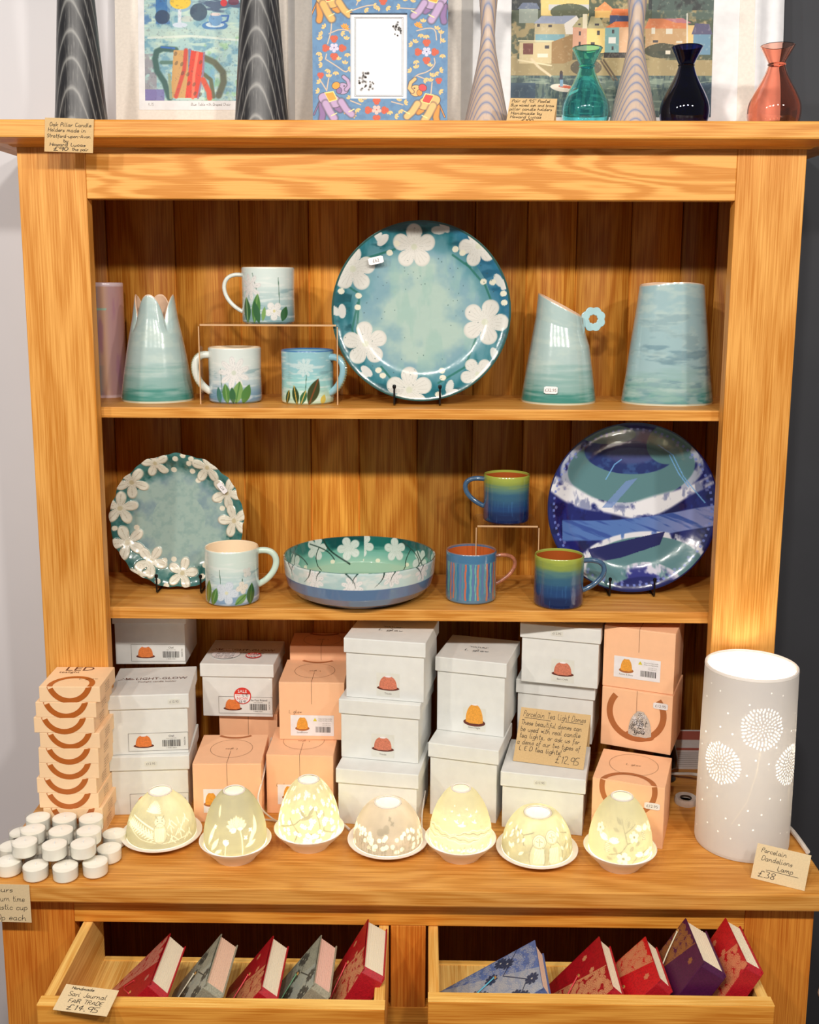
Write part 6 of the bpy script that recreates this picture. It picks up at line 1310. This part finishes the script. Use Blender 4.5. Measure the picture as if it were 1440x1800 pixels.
def journal(label, x, z, lean, T, W_, H_, fn, cord, page=(248, 236, 210), cordpts=None, band=None, spinecol=None):
    """front top left page corner at (x, -.325, z); lean in degrees, top to the right"""
    t = bpy.data.objects.new('journal', None); COL.objects.link(t); t.empty_display_size = .03
    A = radians(lean)
    # local axes: lx = thickness (to the right and down), ly = depth, lz = up along the book
    lx = Vector((cos(A), 0, -sin(A))); lz = Vector((sin(A), 0, cos(A)))
    R4 = Matrix((lx, Vector((0, 1, 0)), lz)).transposed().to_4x4()
    R4.translation = Vector((x, -.322, z + Z0)) - lz * H_; t.matrix_world = R4; tag(t, label, 'journal', 'silk covered journals in the drawers')
    c = .0022; e = .003
    nx, ny = 210, 230
    Xc, Yc = np.meshgrid(np.linspace(0, W_, nx), np.linspace(0, H_ + e, ny)); Cc = fn(Xc, Yc, W_, H_)
    # left cover, slightly padded
    pad = .0016 * np.sin(np.clip(Xc / W_, 0, 1) * pi) ** .5
    P = np.stack([-c - pad, Xc - .002, Yc], -1); lc = gridmesh('front_cover', P, Cc, M['brocade'], t, smooth=True, flip=True)
    # fold around the spine (faces the viewer) and over the top edge
    sp = MB(); bm_ = plain('journal_cloth', spinecol or (176, 20, 34), .5, amt=.25, scale=500)
    sp.box((-c, -.0025, 0), (T + c, .0008, H_ - .004)); sp.box((T, -.002, 0), (T + c, W_ - .002, H_ + e)); sp.box((-c, -.002, -.001), (T + c, W_ - .002, .001)); sp.box((-c, W_ - .0045, 0), (T + c, W_ - .002, H_ - .006)); sp.box((-c + .0002, -.0018, 0), (-.0004, W_ - .0024, H_ + e))
    sp.add([(-c, -.0025, H_ - .004), (T + c, -.0025, H_ - .004), (T + c, .004, H_ + e), (T, .004, H_ + e), (0, .004, H_ + e), (-c, .004, H_ + e)], [(0, 1, 2, 5)])
    sp.build('cover_cloth', bm_, t, bevel=.0008)
    pg = MB(); n = 16
    for k in range(n): pg.box((T * k / n + .0001, .004, .002), (T * (k + 1) / n - .0001, W_ - .006, H_ + (.0004 if k % 2 else 0)))
    pg.build('pages', M['paper'] if page[2] > 200 and page[1] > 230 else plain('pink_page_paper', page, .85, amt=.1, scale=900), t)
    if cord:
        q = MB(); pts = cordpts or [(-.006, W_ * .62, H_ * .62), (-.007, W_ * .45, H_ * .42), (-.006, W_ * .28, H_ * .20)]
        q.tube(pts, .0010, 8); p0 = Vector(pts[0]); q.lathe([(0, -.0016), (.0020, 0), (0, .0016)], 8, 0, Matrix.Translation(p0)); q.build('tie_cord', M[cord], t, smooth=True)
        q = MB(); q.lathe([(.001, -.001), (.003, -.0006), (.003, .0006), (.001, .001)], 14, 0, Matrix.Translation((-.0045, pts[0][1] + .002, pts[0][2] + .001)) @ Matrix.Rotation(pi / 2, 4, 'Y')); q.build('eyelet', M['gold'], t, smooth=True)
    return t
RED = (176, 10, 28); GOLD = (214, 150, 104)
journal('red silk journal at the left end of the left drawer, next to the price card', -.375, -.081, 44, .0300, .124, .142, brocade(RED, (196, 130, 110), 'top', 3), 'cord', cordpts=[(-.005, .030, .085), (-.008, .050, .070), (-.006, .070, .060), (-.005, .060, .085)])
journal('silver grey floral journal second from the left in the left drawer', -.293, -.082, 38, .0290, .126, .135, brocade((158, 162, 144), (196, 196, 170), 'all', 8, (168, 176, 166)), 'cord_pale', page=(240, 206, 180), spinecol=(150, 150, 130))
journal('red silk journal with gold flowers in the middle of the left drawer', -.211, -.088, 38, .0275, .132, .125, brocade(RED, GOLD, 'lower', 12), 'cord')
journal('silver grey floral journal second from the right in the left drawer', -.133, -.080, 38, .0280, .123, .132, brocade((152, 160, 144), (190, 194, 170), 'all', 19, (160, 172, 164)), 'cord_green', page=(244, 204, 186), spinecol=(156, 152, 130))
journal('red silk journal with gold brocade at the right end of the left drawer, tallest there', -.058, -.053, 30, .0315, .126, .142, brocade((186, 12, 26), GOLD, 'lower', 23), 'cord')
journal('blue floral journal lying low at the left of the right drawer', .205, -.081, 58, .0240, .118, .195, brocade((96, 120, 176), (200, 196, 186), 'all', 31, (150, 160, 180)), 'cord_blue', page=(244, 214, 190), spinecol=(88, 108, 160))
journal('dark red silk journal with gold flowers beside the blue journal in the right drawer', .309, -.080, 42, .0220, .128, .138, brocade(RED, GOLD, 'lower', 37), 'cord')
journal('bright red silk journal with gold brocade flap in the middle of the right drawer', .378, -.066, 44, .0230, .108, .135, brocade((206, 10, 26), (206, 130, 90), 'top', 41), 'cord', cordpts=[(-.004, .040, .075), (-.007, .055, .070), (-.005, .075, .072)])
journal('purple silk journal with bronze flap second from the right in the right drawer', .441, -.036, 33, .0370, .112, .150, brocade((84, 16, 64), (150, 96, 50), 'top', 47), 'cord_pale', page=(248, 238, 222), spinecol=(74, 12, 62), cordpts=[(-.005, .100, .130), (-.008, .080, .100), (-.006, .060, .060)])
journal('red silk journal with gold brocade leaning at the right end of the right drawer', .505, -.038, 30, .0245, .117, .150, brocade((200, 12, 30), (216, 130, 90), 'lower', 53), None)

# ================================================================== REMAINING CARDS
card('pale card reading dandelions lamp lying at the front right corner by the lamp', ((.5740, -.1290, .0500), (.6610, -.1350, .0360), (.6330, -.1870, .0006), (.5590, -.1500, .0006)),
     [('Porcelain', .34, .78, .13, .48), ('Dandelions', .42, .56, .14, .58), ('Lamp', .60, .36, .13, .30), ('~', .55, .31, 0, .60), ('£38', .28, .10, .17, .34)], mat='kraft_pale', lw=.0007)
card('pale card about burn time taped to the worktop edge at the left', ((-.6860, -.2000, .0040), (-.5960, -.2000, .0020), (-.5970, -.1990, -.0630), (-.6860, -.1990, -.0620)),
     [('9 hours', .44, .80, .14, .54), ('burn time', .66, .56, .15, .50), ('plastic cup', .62, .34, .14, .66), ('50p each', .62, .06, .15, .60)], mat='kraft_pale', lw=.0007)
card('pale curled card reading sari journal fair trade on the left drawer front', ((-.4920, -.3480, -.0640), (-.4130, -.3560, -.0690), (-.4170, -.4030, -.0745), (-.4980, -.3900, -.0745)),
     [('Handmade', .36, .84, .10, .42), ('Sari Journal', .50, .58, .17, .72), ('FAIR TRADE', .52, .34, .15, .64), ('£14.95', .52, .08, .19, .60)], mat='kraft_pale', lw=.0007)

# white socket hanging at the right of the base
t = thing('extension_socket', 'white plastic socket block low on the right behind the dresser side', 'socket', (.700, -.13, -.245), rot=(0, radians(12), 0))
m_ = MB(); m_.box((0, 0, 0), (.040, .035, .085)); m_.build('socket_block', M['cable'], t, bevel=.006)
